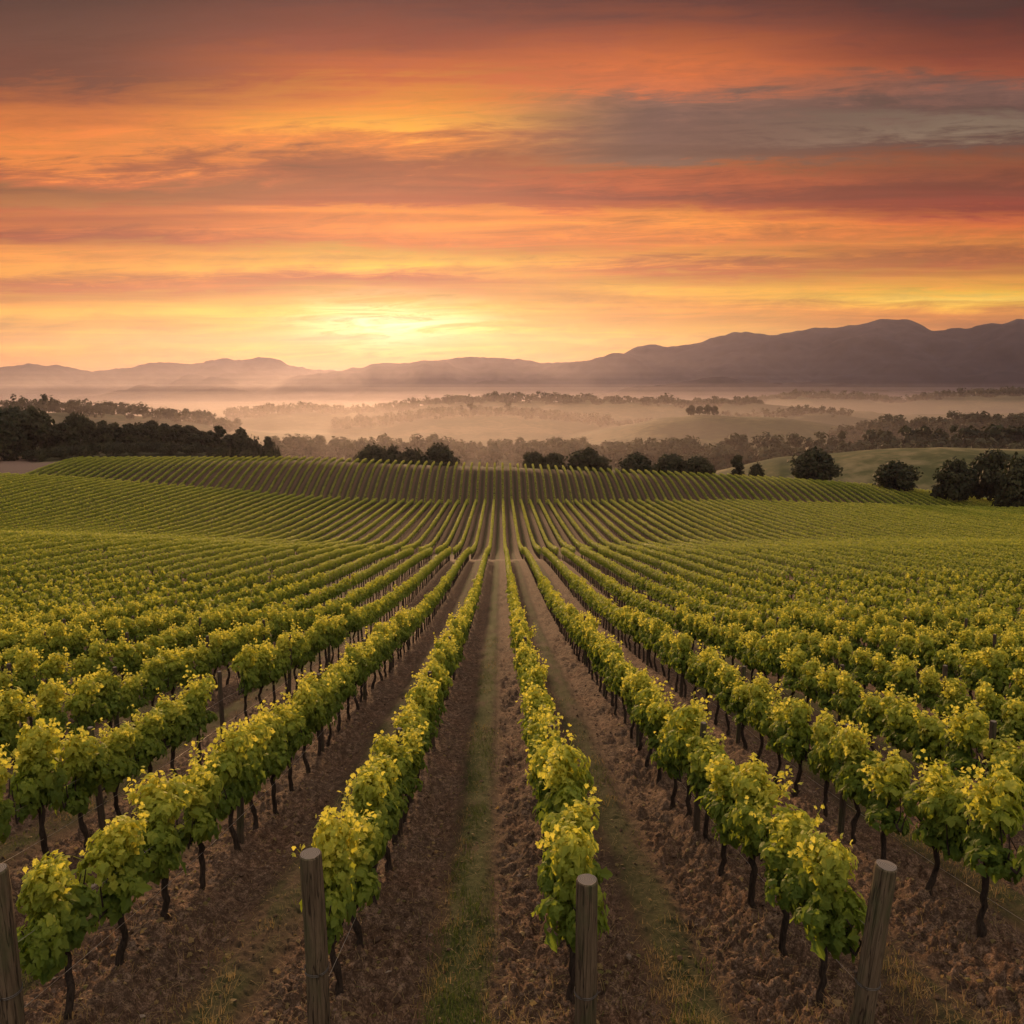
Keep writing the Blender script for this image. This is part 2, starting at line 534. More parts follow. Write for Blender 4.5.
M = {}
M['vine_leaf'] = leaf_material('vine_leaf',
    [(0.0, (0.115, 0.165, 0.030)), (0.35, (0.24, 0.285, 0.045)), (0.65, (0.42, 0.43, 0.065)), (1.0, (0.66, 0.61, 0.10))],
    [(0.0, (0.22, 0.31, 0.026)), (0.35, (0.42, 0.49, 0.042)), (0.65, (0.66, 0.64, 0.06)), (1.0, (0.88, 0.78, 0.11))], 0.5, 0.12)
M['tree_leaf'] = leaf_material('tree_leaf',
    [(0.0, (0.024, 0.026, 0.012)), (0.5, (0.042, 0.042, 0.018)), (1.0, (0.072, 0.066, 0.026))],
    [(0.0, (0.03, 0.04, 0.012)), (1.0, (0.06, 0.07, 0.02))], 0.2, 0.1)
M['grass_blade'] = leaf_material('grass_blade',
    [(0.0, (0.05, 0.075, 0.018)), (0.5, (0.10, 0.115, 0.03)), (0.75, (0.24, 0.17, 0.07)), (1.0, (0.36, 0.24, 0.11))],
    [(0.0, (0.07, 0.11, 0.02)), (0.5, (0.13, 0.15, 0.03)), (1.0, (0.36, 0.24, 0.10))], 0.35, 0.1)

m, N, out = mat('vine_bark'); M['bark'] = m
g = N.n('ShaderNodeNewGeometry')
mp = N.n('ShaderNodeMapping'); mp.inputs['Scale'].default_value = (60, 60, 9)
N.t.links.new(g.outputs['Position'], mp.inputs[0])
nb = N.noise(mp.outputs[0], 1.0, 5.0, 0.65)
principled(N, out, N.ramp(nb, [(0.3, (0.018, 0.013, 0.010)), (0.7, (0.075, 0.052, 0.038))]), 0.95, 0.1, nb, 0.02)

m, N, out = mat('tree_bark'); M['tree_bark'] = m
g = N.n('ShaderNodeNewGeometry')
nb = N.noise(g.outputs['Position'], 3.0, 4.0)
principled(N, out, N.ramp(nb, [(0.3, (0.03, 0.024, 0.018)), (0.7, (0.085, 0.068, 0.05))]), 0.95, 0.1)


def wood_material(name, lo, hi):
    m, N, out = mat(name)
    tcn = N.n('ShaderNodeTexCoord')
    oi = N.n('ShaderNodeObjectInfo').outputs['Random']
    ad = N.n('ShaderNodeVectorMath', operation='ADD')
    N.t.links.new(tcn.outputs['Object'], ad.inputs[0])
    N.t.links.new(N.xyz(0.0, N.m('MULTIPLY', oi, 30.0), N.m('MULTIPLY', oi, 50.0)), ad.inputs[1])
    mp = N.n('ShaderNodeMapping'); mp.inputs['Scale'].default_value = (38, 38, 2.2)
    N.t.links.new(ad.outputs[0], mp.inputs[0])
    gr = N.noise(mp.outputs[0], 1.0, 6.0, 0.7, 0.4)
    mp2 = N.n('ShaderNodeMapping'); mp2.inputs['Scale'].default_value = (5, 5, 1.6)
    N.t.links.new(ad.outputs[0], mp2.inputs[0])
    bl = N.noise(mp2.outputs[0], 1.0, 4.0, 0.6)
    c = N.ramp(gr, [(0.28, lo), (0.72, hi)])
    mp3 = N.n('ShaderNodeMapping'); mp3.inputs['Scale'].default_value = (16, 16, 0.8)
    N.t.links.new(ad.outputs[0], mp3.inputs[0])
    sp_ = N.noise(mp3.outputs[0], 1.0, 3.0, 0.5)
    split = N.mr(N.m('ABSOLUTE', N.m('SUBTRACT', sp_, 0.5)), 0.0, 0.022, 1.0, 0.0)
    kv = N.n('ShaderNodeTexVoronoi'); N.t.links.new(mp2.outputs[0], kv.inputs['Vector']); kv.inputs['Scale'].default_value = 1.6
    knot = N.mr(kv.outputs['Distance'], 0.05, 0.16, 0.75, 0.0)
    c = N.mix(N.m('MAXIMUM', N.m('MULTIPLY', split, 0.8), knot), c, (0.022, 0.015, 0.010))
    c = N.mix(N.mr(bl, 0.45, 0.7, 0.0, 0.55), c, (0.075, 0.085, 0.035))          # lichen and algae
    c = N.mix(N.mr(gr, 0.60, 0.66, 0.0, 0.8), c, (0.02, 0.016, 0.012))            # drying cracks
    principled(N, out, c, 0.92, 0.12, N.m('SUBTRACT', gr, N.m('MULTIPLY', split, 0.8)), 0.012)
    return m


M['post_wood'] = wood_material('post_wood', (0.045, 0.030, 0.018), (0.215, 0.150, 0.092))
M['stake_wood'] = wood_material('stake_wood', (0.05, 0.035, 0.025), (0.12, 0.085, 0.06))
m, N, out = mat('post_end_grain'); M['end_grain'] = m
tcn = N.n('ShaderNodeTexCoord')
sp = N.n('ShaderNodeSeparateXYZ'); N.t.links.new(tcn.outputs['Object'], sp.inputs[0])
rr = N.m('SQRT', N.m('ADD', N.m('MULTIPLY', sp.outputs[0], sp.outputs[0]), N.m('MULTIPLY', sp.outputs[1], sp.outputs[1])))
ring = N.m('SINE', N.m('ADD', N.m('MULTIPLY', rr, 420.0), N.m('MULTIPLY', N.noise(tcn.outputs['Object'], 30.0), 6.0)))
principled(N, out, N.mix(N.mr(ring, -1, 1), (0.14, 0.11, 0.085), (0.26, 0.21, 0.165)), 0.9, 0.1)
m, N, out = mat('trellis_wire'); M['wire'] = m
p = principled(N, out, (0.42, 0.36, 0.30), 0.45, 0.5); p.inputs['Metallic'].default_value = 0.4
m, N, out = mat('galvanised_steel'); M['steel'] = m
p = principled(N, out, (0.16, 0.14, 0.12), 0.45, 0.5); p.inputs['Metallic'].default_value = 0.8

# ground: tilled soil, grass lanes, dirt tracks, meadows, woodland floor
m, N, out = mat('ground'); M['ground'] = m
g = N.n('ShaderNodeNewGeometry')
pos = g.outputs['Position']
spn = N.n('ShaderNodeSeparateXYZ'); N.t.links.new(pos, spn.inputs[0])
ph = N.m('DIVIDE', N.m('SUBTRACT', spn.outputs[0], ROW0 - ROWSP / 2), ROWSP)
ph = N.m('ABSOLUTE', N.m('SUBTRACT', ph, N.m('ROUND', ph)))                          # 0 at the row, .5 in the lane
n1 = N.noise(pos, 0.9, 5.0, 0.6); n2 = N.noise(pos, 9.0, 6.0, 0.65); n3 = N.noise(pos, 48.0, 5.0, 0.7)
mpl = N.n('ShaderNodeMapping'); mpl.inputs['Scale'].default_value = (2.2, 0.55, 1.0)
N.t.links.new(pos, mpl.inputs[0])
n4 = N.noise(mpl.outputs[0], 1.0, 5.0, 0.65)
soil = N.ramp(N.m('ADD', N.m('MULTIPLY', n2, 0.5), N.m('MULTIPLY', n3, 0.5)), [(0.34, (0.030, 0.0185, 0.0115)), (0.5, (0.092, 0.057, 0.036)), (0.64, (0.31, 0.205, 0.135))])
soil = N.mix(N.mr(n1, 0.35, 0.7, 0.0, 0.5), soil, N.mix(1.0, soil, (1.35, 1.12, 1.0), 'MULTIPLY'))
lane = N.ramp(N.m('ADD', N.m('MULTIPLY', n2, 0.4), N.m('MULTIPLY', n3, 0.6)), [(0.3, (0.030, 0.0195, 0.0115)), (0.7, (0.082, 0.054, 0.034))])
lane_f = N.mr(N.m('ADD', ph, N.m('MULTIPLY', N.m('SUBTRACT', n2, 0.5), 0.16)), 0.27, 0.40)
vsoil = N.mix(N.m('MULTIPLY', lane_f, 0.85), soil, lane)
gr_f = N.m('MULTIPLY', N.mr(N.m('ADD', ph, N.m('MULTIPLY', N.m('SUBTRACT', n4, 0.5), 0.25)), 0.34, 0.47), N.mr(n4, 0.34, 0.56))
aisle = N.mr(N.m('ABSOLUTE', N.m('SUBTRACT', spn.outputs[0], ROW0)), 0.9, 1.3, 1.0, 0.0)
gr_f = N.m('MAXIMUM', gr_f, N.m('MULTIPLY', aisle, N.m('MULTIPLY', N.mr(ph, 0.36, 0.46), N.mr(n4, 0.28, 0.5))))
gr_c = N.ramp(n3, [(0.3, (0.018, 0.025, 0.007)), (0.7, (0.055, 0.062, 0.020))])
gr_c = N.mix(aisle, gr_c, N.ramp(n3, [(0.3, (0.020, 0.032, 0.007)), (0.7, (0.062, 0.080, 0.021))]))
vsoil = N.mix(N.m('MULTIPLY', gr_f, 0.78), vsoil, gr_c)
big = N.noise(pos, 0.012, 4.0, 0.55); mid = N.noise(pos, 0.11, 5.0, 0.6)
meadow = N.ramp(N.m('ADD', N.m('MULTIPLY', big, 0.6), N.m('MULTIPLY', mid, 0.4)), [(0.40, (0.045, 0.052, 0.018)), (0.5, (0.092, 0.086, 0.030)), (0.60, (0.22, 0.165, 0.075))])
wood = N.ramp(mid, [(0.3, (0.022, 0.026, 0.012)), (0.7, (0.05, 0.05, 0.022))])
dirt = N.ramp(n2, [(0.3, (0.14, 0.085, 0.058)), (0.7, (0.30, 0.19, 0.135))])
c = N.mix(attr(N, 'wood'), meadow, wood)
c = N.mix(attr(N, 'vines'), c, vsoil)
c = N.mix(attr(N, 'dirt'), c, dirt)
hb = N.m('ADD', N.m('MULTIPLY', n2, 0.5), N.m('MULTIPLY', n3, 0.35))
principled(N, out, c, 0.95, 0.08, hb, 0.05)

m, N, out = mat('mountain'); M['mountain'] = m
g = N.n('ShaderNodeNewGeometry')
nb = N.noise(g.outputs['Position'], 0.012, 6.0, 0.65)
principled(N, out, N.ramp(nb, [(0.35, (0.012, 0.009, 0.013)), (0.65, (0.034, 0.025, 0.033))]), 0.95, 0.05)


def volume_material(name, color, density, aniso):
    m = bpy.data.materials.new(name); m.use_nodes = True
    N = NT(m.node_tree)
    out = N.n('ShaderNodeOutputMaterial')
    v = N.n('ShaderNodeVolumePrincipled')
    v.inputs['Color'].default_value = (*color, 1)
    v.inputs['Density'].default_value = density
    v.inputs['Anisotropy'].default_value = aniso
    N.t.links.new(v.outputs[0], out.inputs['Volume'])
    return m


# ---------------------------------------------------------------- the ground sheet
def ground_sheet():
    fine = np.radians(np.arange(-37.0, 39.01, 0.085))
    rest = np.radians(np.arange(41.0, 322.0, 3.0))
    az = np.concatenate([fine, rest])
    r = [0.4, 1.0, 1.8, 2.6, 3.4]
    x = 4.0
    while x < 14: r.append(x); x *= 1.0042
    while x < 40: r.append(x); x *= 1.0068
    while x < 300: r.append(x); x *= 1.012
    while x < 9500: r.append(x); x *= 1.022
    r = np.array(r)
    A, R = np.meshgrid(az, r, indexing='ij')
    X, Y = R * np.sin(A), R * np.cos(A)
    xf, yf = X.ravel(), Y.ravel()
    Z = terrain(xf, np.where(yf < 0, 0, yf)) + detail(xf, yf)
    na, nr = X.shape
    i, j = np.meshgrid(np.arange(na), np.arange(nr - 1), indexing='ij')
    inx = (i + 1) % na
    q = np.stack([i * nr + j, inx * nr + j, inx * nr + j + 1, i * nr + j + 1], -1).reshape(-1, 4)[:, ::-1]
    verts = np.stack([xf, yf, Z], -1)
    cz = tz(0.0, 0.0)
    verts = np.concatenate([verts, [[0, 0, cz]]])
    fan = np.stack([np.full(na, len(verts) - 1), ((np.arange(na) + 1) % na) * nr, np.arange(na) * nr], -1)[:, ::-1]
    loops = np.concatenate([q.ravel(), fan.ravel()])
    cnt = np.concatenate([np.full(len(q), 4), np.full(len(fan), 3)])
    starts = np.concatenate([[0], np.cumsum(cnt)[:-1]])
    b1, b2, b3 = blocks(xf, yf)
    vin = (b1 | b2 | b3 | ((yf < 6.01) & (np.hypot(xf, yf) < 40))).astype(float)
    nz = fbm(xf / 3.0, yf / 3.0, 2, 8)
    dirt = np.where((yf > 101.5) & (yf < 108.5), 0.95 * sstep(yf + nz, 101, 103) * (1 - sstep(yf + nz, 107, 109)), 0)
    tl = np.hypot((xf + 0.62 * yf - 4) / 9.0, (yf - 268) / 42.0)                # bare track left of the hill block
    dirt = np.maximum(dirt, 1 - sstep(tl + nz * 0.5, 0.6, 1.0))
    dirt = np.maximum(dirt, 0.9 * sstep(-xf + 2 * nz, 133.5, 137) * (1 - sstep(-xf + 5 * nz, 172, 178)) * sstep(yf, 214, 218) * (1 - sstep(yf + 4 * nz, 252, 258)))
    tr = np.abs(yf - (262 - 0.10 * (xf - 150))) / 3.5
    dirt = np.maximum(dirt, np.where((xf > 138) & (xf < 260), 1 - sstep(tr + nz * 0.6, 0.6, 1.0), 0))
    rr = np.hypot(xf, yf); azf = np.arctan2(xf, yf)
    wood = sstep(fbm(xf / 170.0, yf / 170.0, 4, 55), 0.02, 0.22) * sstep(rr, 560, 700)
    wood = np.maximum(wood, sstep(rr, 620, 900) * 0.62)
    wood = np.maximum(wood, sstep(rr, 2600, 3200) * 0.8)
    wood = np.maximum(wood, ((yf > 256) & (rr < 640) & (azf < -0.02)).astype(float) * 0.8)
    ex = [0.0]
    me = np_mesh('ground', verts, loops, starts, [M['ground']], None,
                 {'vines': ('POINT', np.concatenate([vin, [1.0]])), 'dirt': ('POINT', np.concatenate([dirt, ex])), 'wood': ('POINT', np.concatenate([wood, ex]))}, True)
    o = link('ground', me)
    o['kind'] = 'structure'
    return o


ground_sheet()


def mountain(D, w, prof, seed, rough):
    px0, px1 = prof[0][0], prof[-1][0]
    az = np.linspace(math.atan((px0 - 512) / F) + YAW, math.atan((px1 - 512) / F) + YAW, 520)
    t = np.linspace(-1, 1, 90)
    A, T = np.meshgrid(az, t, indexing='ij')
    R = D + T * w
    X, Y = R * np.sin(A), R * np.cos(A)
    top = ridge_h(prof, A, D)
    spur = fbm(X / 520.0, Y / 520.0, 5, seed) * rough
    shape = (1 - np.abs(T) ** 1.25)
    Z = -110 + (top + 110) * shape + spur * (0.10 + 1.9 * np.abs(T) * (1 - np.abs(T)) * 2) + fbm(X / 230.0, Y / 230.0, 4, seed + 50) * D * 0.0085
    na, nr = A.shape
    i, j = np.meshgrid(np.arange(na - 1), np.arange(nr - 1), indexing='ij')
    q = np.stack([i * nr + j, (i + 1) * nr + j, (i + 1) * nr + j + 1, i * nr + j + 1], -1).reshape(-1, 4)[:, ::-1]
    me = np_mesh('mountain', np.stack([X, Y, Z], -1).reshape(-1, 3), q, np.arange(len(q)) * 4, [M['mountain']], None, None, True)
    o = link('mountain', me)
    o['kind'] = 'structure'
    return o


mountain(3300, 420, [(520, 404), (600, 395), (650, 387), (700, 378), (760, 380), (800, 379), (850, 383), (880, 390), (960, 400)], 5, 26)
mountain(5200, 1300, [(60, 410), (150, 388), (200, 379), (240, 376.5), (330, 372), (380, 363), (450, 358.5), (510, 358), (545, 361), (575, 361), (600, 357), (625, 352), (690, 348), (715, 341),
                      (740, 333), (770, 336), (815, 332), (840, 327), (870, 324), (900, 330), (935, 341), (960, 341), (985, 334), (1005, 328), (1030, 331), (1150, 340), (1300, 380)], 15, 120)
mountain(6600, 1000, [(-300, 385), (-60, 380), (0, 373), (35, 367), (65, 368), (100, 370.5), (150, 368), (180, 365), (210, 361), (240, 363), (270, 362), (310, 370), (360, 372), (420, 376), (560, 395)], 25, 60)

# ---------------------------------------------------------------- grapevines
_a = np.radians([-90, -62, -28, 6, 30, 60, 90, 120, 150, 174, 208, 242])
_r = np.array([0.26, 0.50, 0.38, 0.54, 0.36, 0.47, 0.64, 0.47, 0.36, 0.54, 0.38, 0.50])
LEAF = np.stack([_r * np.cos(_a), 0.42 + _r * np.sin(_a), -0.16 * (_r / 0.5) ** 2 + 0.0 * _a], -1)
LEAF = np.concatenate([[[0, 0.42, 0.0]], LEAF])
LEAF_CURL = LEAF.copy(); LEAF_CURL[:, 2] -= 0.45 * np.clip(LEAF[:, 1] - 0.35, 0, 1) ** 1.5; LEAF_CURL[:, 0] *= 0.92
LEAF_FOLD = LEAF.copy(); LEAF_FOLD[:, 2] = 0.32 * np.abs(LEAF[:, 0]) - 0.1 * LEAF[:, 1] ** 2; LEAF_FOLD[:, 0] *= 0.85
LEAF_F = np.array([[0, 1 + k, 1 + (k + 1) % 12] for k in range(12)])
QUAD = np.array([[-0.5, 0.02, -0.08], [0.0, -0.02, 0.04], [0.5, 0.02, -0.08], [0.36, 0.8, -0.1], [0.0, 1.0, 0.0], [-0.36, 0.8, -0.1]])
QUAD_F = np.array([[0, 1, 4, 5], [1, 2, 3, 4]])
FLAT = np.array([[-0.5, 0.0, 0.0], [0.5, 0.0, 0.0], [0.36, 1.0, 0.0], [-0.36, 1.0, 0.0]])
FLAT_F = np.array([[0, 1, 2, 3]])


def place_leaves(P, Nn, size, template, faces, droop, g):
    """P points, Nn outward normals -> verts, faces (leaf blades hang from P with their face along Nn)"""
    n = len(P)
    Nn = Nn / (np.linalg.norm(Nn, axis=1)[:, None] + 1e-9)
    down = np.tile(np.array([0, 0, -1.0]), (n, 1)) * droop + g.normal(0, 0.55, (n, 3))
    yv = down - (down * Nn).sum(1)[:, None] * Nn
    yv /= np.linalg.norm(yv, axis=1)[:, None] + 1e-9
    xv = np.cross(yv, Nn)
    T = template[None] * size[:, None, None]
    V = P[:, None] + T[..., 0:1] * xv[:, None] + T[..., 1:2] * yv[:, None] + T[..., 2:3] * Nn[:, None]
    k = len(template)
    Fc = faces[None] + (np.arange(n) * k)[:, None, None]
    return V.reshape(-1, 3), Fc.reshape(-1, faces.shape[1])


def foliage_points(g, n, half=0.36, clumps=17, fullness=1.0):
    """bushy hedge volume of one vine: clumps of leaves and upright shoot tips"""
    cy = np.clip(g.normal(0, 0.19, clumps), -half, half)
    cz = np.linspace(0.86, 1.68, clumps) + 0.06 * g.normal(size=clumps) - 0.45 * np.abs(cy)
    cz = np.maximum(cz, g.uniform(0.88, 1.02))
    cx = g.normal(0, 0.08, clumps) * fullness
    cr = g.uniform(0.12, 0.215, clumps)
    k = g.integers(0, clumps, n)
    d = g.normal(size=(n, 3)); d /= np.linalg.norm(d, axis=1)[:, None]
    d[:, 2] = np.where(g.random(n) < 0.25, d[:, 2], np.abs(d[:, 2]) * 0.9 - 0.25)
    rad = cr[k] * g.uniform(0.55, 1.0, n) ** 0.5
    P = np.stack([cx[k], cy[k], cz[k]], -1) + d * rad[:, None] * np.array([0.95, 1.0, 1.15])
    P[:, 2] = np.maximum(P[:, 2], 0.79 + 0.14 * g.random(n))
    Nn = d * 0.7 + np.stack([np.sign(P[:, 0]) * 0.55, np.zeros(n), np.full(n, 0.45)], -1) + g.normal(0, 0.32, (n, 3))
    young_shade = np.clip((P[:, 2] - 1.0) / 0.85, 0, 1) * 0.72 + g.uniform(-0.08, 0.22, n)
    return P, Nn, young_shade


def vine_foliage(seed):
    g = np.random.default_rng(seed)
    b = MB()
    P, Nn, yg = foliage_points(g, 1150)
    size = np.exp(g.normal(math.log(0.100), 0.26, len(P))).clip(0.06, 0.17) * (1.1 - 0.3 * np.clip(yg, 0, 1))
    kind = g.integers(0, 3, len(P))
    for kk, T in enumerate((LEAF, LEAF_CURL, LEAF_FOLD)):
        q = kind == kk
        V, Fc = place_leaves(P[q], Nn[q], size[q], T, LEAF_F, 1.3, g)
        b.add(V, Fc, 0, np.repeat(np.clip(yg[q], 0, 1), 12))
    # shoot tips standing out of the top and sides
    for s in range(int(g.integers(8, 12))):
        y0 = g.normal(0, 0.16); x0 = g.normal(0, 0.08)
        top = np.array([x0 + g.normal(0, 0.12), y0 + g.normal(0, 0.12), g.uniform(1.62, 1.92)])
        base = np.array([x0, y0, 1.35])
        if s == 0:                                             # one long stray shoot leaning out
            top = np.array([g.choice([-1, 1]) * g.uniform(0.28, 0.42), y0 + g.normal(0, 0.2), g.uniform(1.55, 1.85)])
        bend = np.array([g.normal(0, 0.05), g.normal(0, 0.05), 0])
        tt = np.linspace(0, 1, 6)[:, None]
        pts = base + (top - base) * tt + bend * np.sin(tt * np.pi)
        b.tube(pts, np.linspace(0.006, 0.003, 6), 4, 0, 0.55, False)
        m_ = 34
        t = g.uniform(0.0, 1.0, m_)
        Q = base + (top - base) * t[:, None] + g.normal(0, 0.045, (m_, 3))
        nn = g.normal(0, 0.7, (m_, 3)) + np.array([0, 0, 0.8])
        sz = (0.105 - 0.05 * t) * g.uniform(0.8, 1.15, m_)
        V, Fc = place_leaves(Q, nn, sz, LEAF, LEAF_F, 0.5, g)
        b.add(V, Fc, 0, np.repeat(np.clip(0.5 + 0.5 * t + g.normal(0, 0.1, m_), 0, 1), 12))
    return b.mesh('foliage', [M['vine_leaf']])


def vine_trunk(seed):
    g = np.random.default_rng(seed)
    b = MB()
    n = 12
    t = np.linspace(0, 1, n)
    wob = np.cumsum(g.normal(0, 0.018, (n, 2)), axis=0)
    wob -= wob[0]
    pts = np.stack([wob[:, 0], wob[:, 1], -0.12 + t * 0.98], -1)
    rad = 0.036 + 0.030 * np.exp(-t * 9) + 0.018 * np.exp(-((t - 0.97) / 0.12) ** 2) + g.normal(0, 0.004, n)
    b.tube(pts, rad, 9, 0)
    head = pts[-1]
    for s in (-1, 1):
        m_ = 7; u = np.linspace(0, 1, m_)
        arm = np.stack([head[0] + g.normal(0, 0.015, m_) * u, head[1] + s * u * 0.5, head[2] - 0.02 + 0.06 * np.sin(u * 2.2) + g.normal(0, 0.008, m_)], -1)
        b.tube(arm, np.linspace(0.034, 0.014, m_), 7, 0)
        for k in range(2, m_, 2):
            spur = np.stack([arm[k], arm[k] + [g.normal(0, 0.03), g.normal(0, 0.03), 0.14], arm[k] + [g.normal(0, 0.06), g.normal(0, 0.05), 0.42]])
            b.tube(spur, [0.012, 0.009, 0.006], 5, 0)
    return b.mesh('trunk', [M['bark']], True)


FOLIAGE = [vine_foliage(100 + k) for k in range(10)]
TRUNKS = [vine_trunk(200 + k) for k in range(6)]


def project(P):
    P = np.atleast_2d(np.asarray(P, dtype=float))
    c, s = math.cos(YAW), math.sin(YAW)
    xr = P[:, 0] * c - P[:, 1] * s
    yf = P[:, 0] * s + P[:, 1] * c
    zc = yf * CP - P[:, 2] * SP
    up = yf * SP + P[:, 2] * CP
    zc_ = np.maximum(zc, 0.05)
    return 512 + F * xr / zc_, 512 - F * up / zc_, zc


ROWS = np.arange(-120, 121)
ROWX = ROW0 + ROWSP * 0.5 + ROWSP * ROWS.astype(float)         # ROWS 0 is the first row right of the grass lane, -1 the first left of it
ROW_START = {k: 6.45 for k in ROWS}
ROW_START[1] = 6.25; ROW_START[-2] = 5.95
SPACE = 1.12
ORD = ['', 'first', 'second', 'third', 'fourth', 'fifth', 'sixth', 'seventh', 'eighth', 'ninth', 'tenth', 'eleventh', 'twelfth', 'thirteenth', 'fourteenth', 'fifteenth',
       'sixteenth', 'seventeenth', 'eighteenth', 'nineteenth', 'twentieth', 'twenty-first', 'twenty-second', 'twenty-third', 'twenty-fourth', 'twenty-fifth', 'twenty-sixth',
       'twenty-seventh', 'twenty-eighth', 'twenty-ninth', 'thirtieth', 'thirty-first', 'thirty-second', 'thirty-third', 'thirty-fourth', 'thirty-fifth', 'thirty-sixth',
       'thirty-seventh', 'thirty-eighth', 'thirty-ninth', 'fortieth', 'forty-first', 'forty-second', 'forty-third', 'forty-fourth', 'forty-fifth']


def ordinal(i):
    return ORD[i] if i < len(ORD) else 'number %d' % i


def row_phrase(k):
    """how a row is found in the photo, counted out from the grass lane"""
    side, n = ('right', k + 1) if k >= 0 else ('left', -k)
    return '%s row %s of the grass lane' % (ordinal(n), side)


def from_where(k):
    return 'from the end post' if k in (-2, -1, 0, 1) else 'from where the row enters'


allv = []                                                       # row, x, y, block
for k, x in zip(ROWS, ROWX):
    ys = np.arange(ROW_START[k] + (0.78 if k == 1 else 0.72), 101.0, SPACE)
    ys = ys + rng.normal(0, 0.06, len(ys))
    keep = rng.random(len(ys)) > 0.012
    ys = ys[keep | (ys < 30)]
    for y in ys: allv.append((k, x, y, 1))
    for y in np.arange(110.0, 211.6, SPACE): allv.append((k, x, y, 2))
    for y in np.arange(218.5, 253.6, SPACE): allv.append((k, x, y, 3))
allv = np.array(allv)
b3ok = (allv[:, 3] != 3) | ((allv[:, 1] > -133) & (allv[:, 1] < 190 - (allv[:, 2] - 219) * 0.5))
gap = (allv[:, 0] == -3) & (allv[:, 2] > 17.2) & (allv[:, 2] < 18.7)         # the gap in the row by the bare stake
allv = allv[b3ok & ~gap]
VZ = terrain(allv[:, 1], allv[:, 2])
pxv, pyv, zcv = project(np.stack([allv[:, 1], allv[:, 2], VZ + 1.2], -1))
ext = F * 0.75 / zcv
inframe = (pxv > -ext) & (pxv < 1024 + ext) & (zcv > 0) & (pyv < 1024 + 1.3 * ext)
wide = (pxv > -150 - ext) & (pxv < 1174 + ext) & (zcv > 0)
order = np.argsort(np.where(inframe, zcv, 1e9))
IND = order[:300]
ind_set = np.zeros(len(allv), bool); ind_set[IND] = True
R_IND = zcv[IND].max()
print('individual vines reach', R_IND)

seen_count = {}
near = sorted(IND, key=lambda i: (allv[i, 0], allv[i, 2]))
counts = {}
for i in near:
    k = int(allv[i, 0])
    counts[k] = counts.get(k, 0) + 1
    n = counts[k]
    x, y = allv[i, 1] + rng.normal(0, 0.02), allv[i, 2]
    root = empty('grapevine', (x, y, gz(x, y)), (math.pi if rng.random() < 0.5 else 0) + rng.normal(0, 0.06))
    s = rng.uniform(0.93, 1.05)
    root.scale = (s * rng.uniform(0.92, 1.1), s, s * rng.uniform(0.90, 1.10))
    tag(root, 'leafy grapevine, %s %s, %s' % (ordinal(n), from_where(k), row_phrase(k)), 'grapevine', 'grapevines planted in trellised rows')
    link('trunk', TRUNKS[rng.integers(len(TRUNKS))], root)
    link('foliage', FOLIAGE[rng.integers(len(FOLIAGE))], root)


def hedge_points(g, n):
    y = g.uniform(-0.54, 0.54, n)
    ang = np.radians(g.uniform(-62, 242, n))
    sh = g.uniform(0.72, 1.0, n)
    lump = 1 - 0.16 * (np.abs(y) / 0.54) ** 2 + 0.07 * np.sin(y * 9 + g.uniform(0, 6))
    P = np.stack([0.225 * np.cos(ang) * sh * lump, y, 1.22 + 0.50 * np.sin(ang) * sh * lump], -1)
    Nn = np.stack([np.cos(ang) * 1.3, 0.25 * y, np.sin(ang)], -1) + g.normal(0, 0.25, (n, 3))
    young_shade = -0.05 + np.clip((P[:, 2] - 1.0) / 0.8, 0, 1) * 0.85 + g.uniform(-0.06, 0.14, n)  # young yellow tops; lower leaves painted deeper green for the rows' shaded sides
    return P, Nn, young_shade


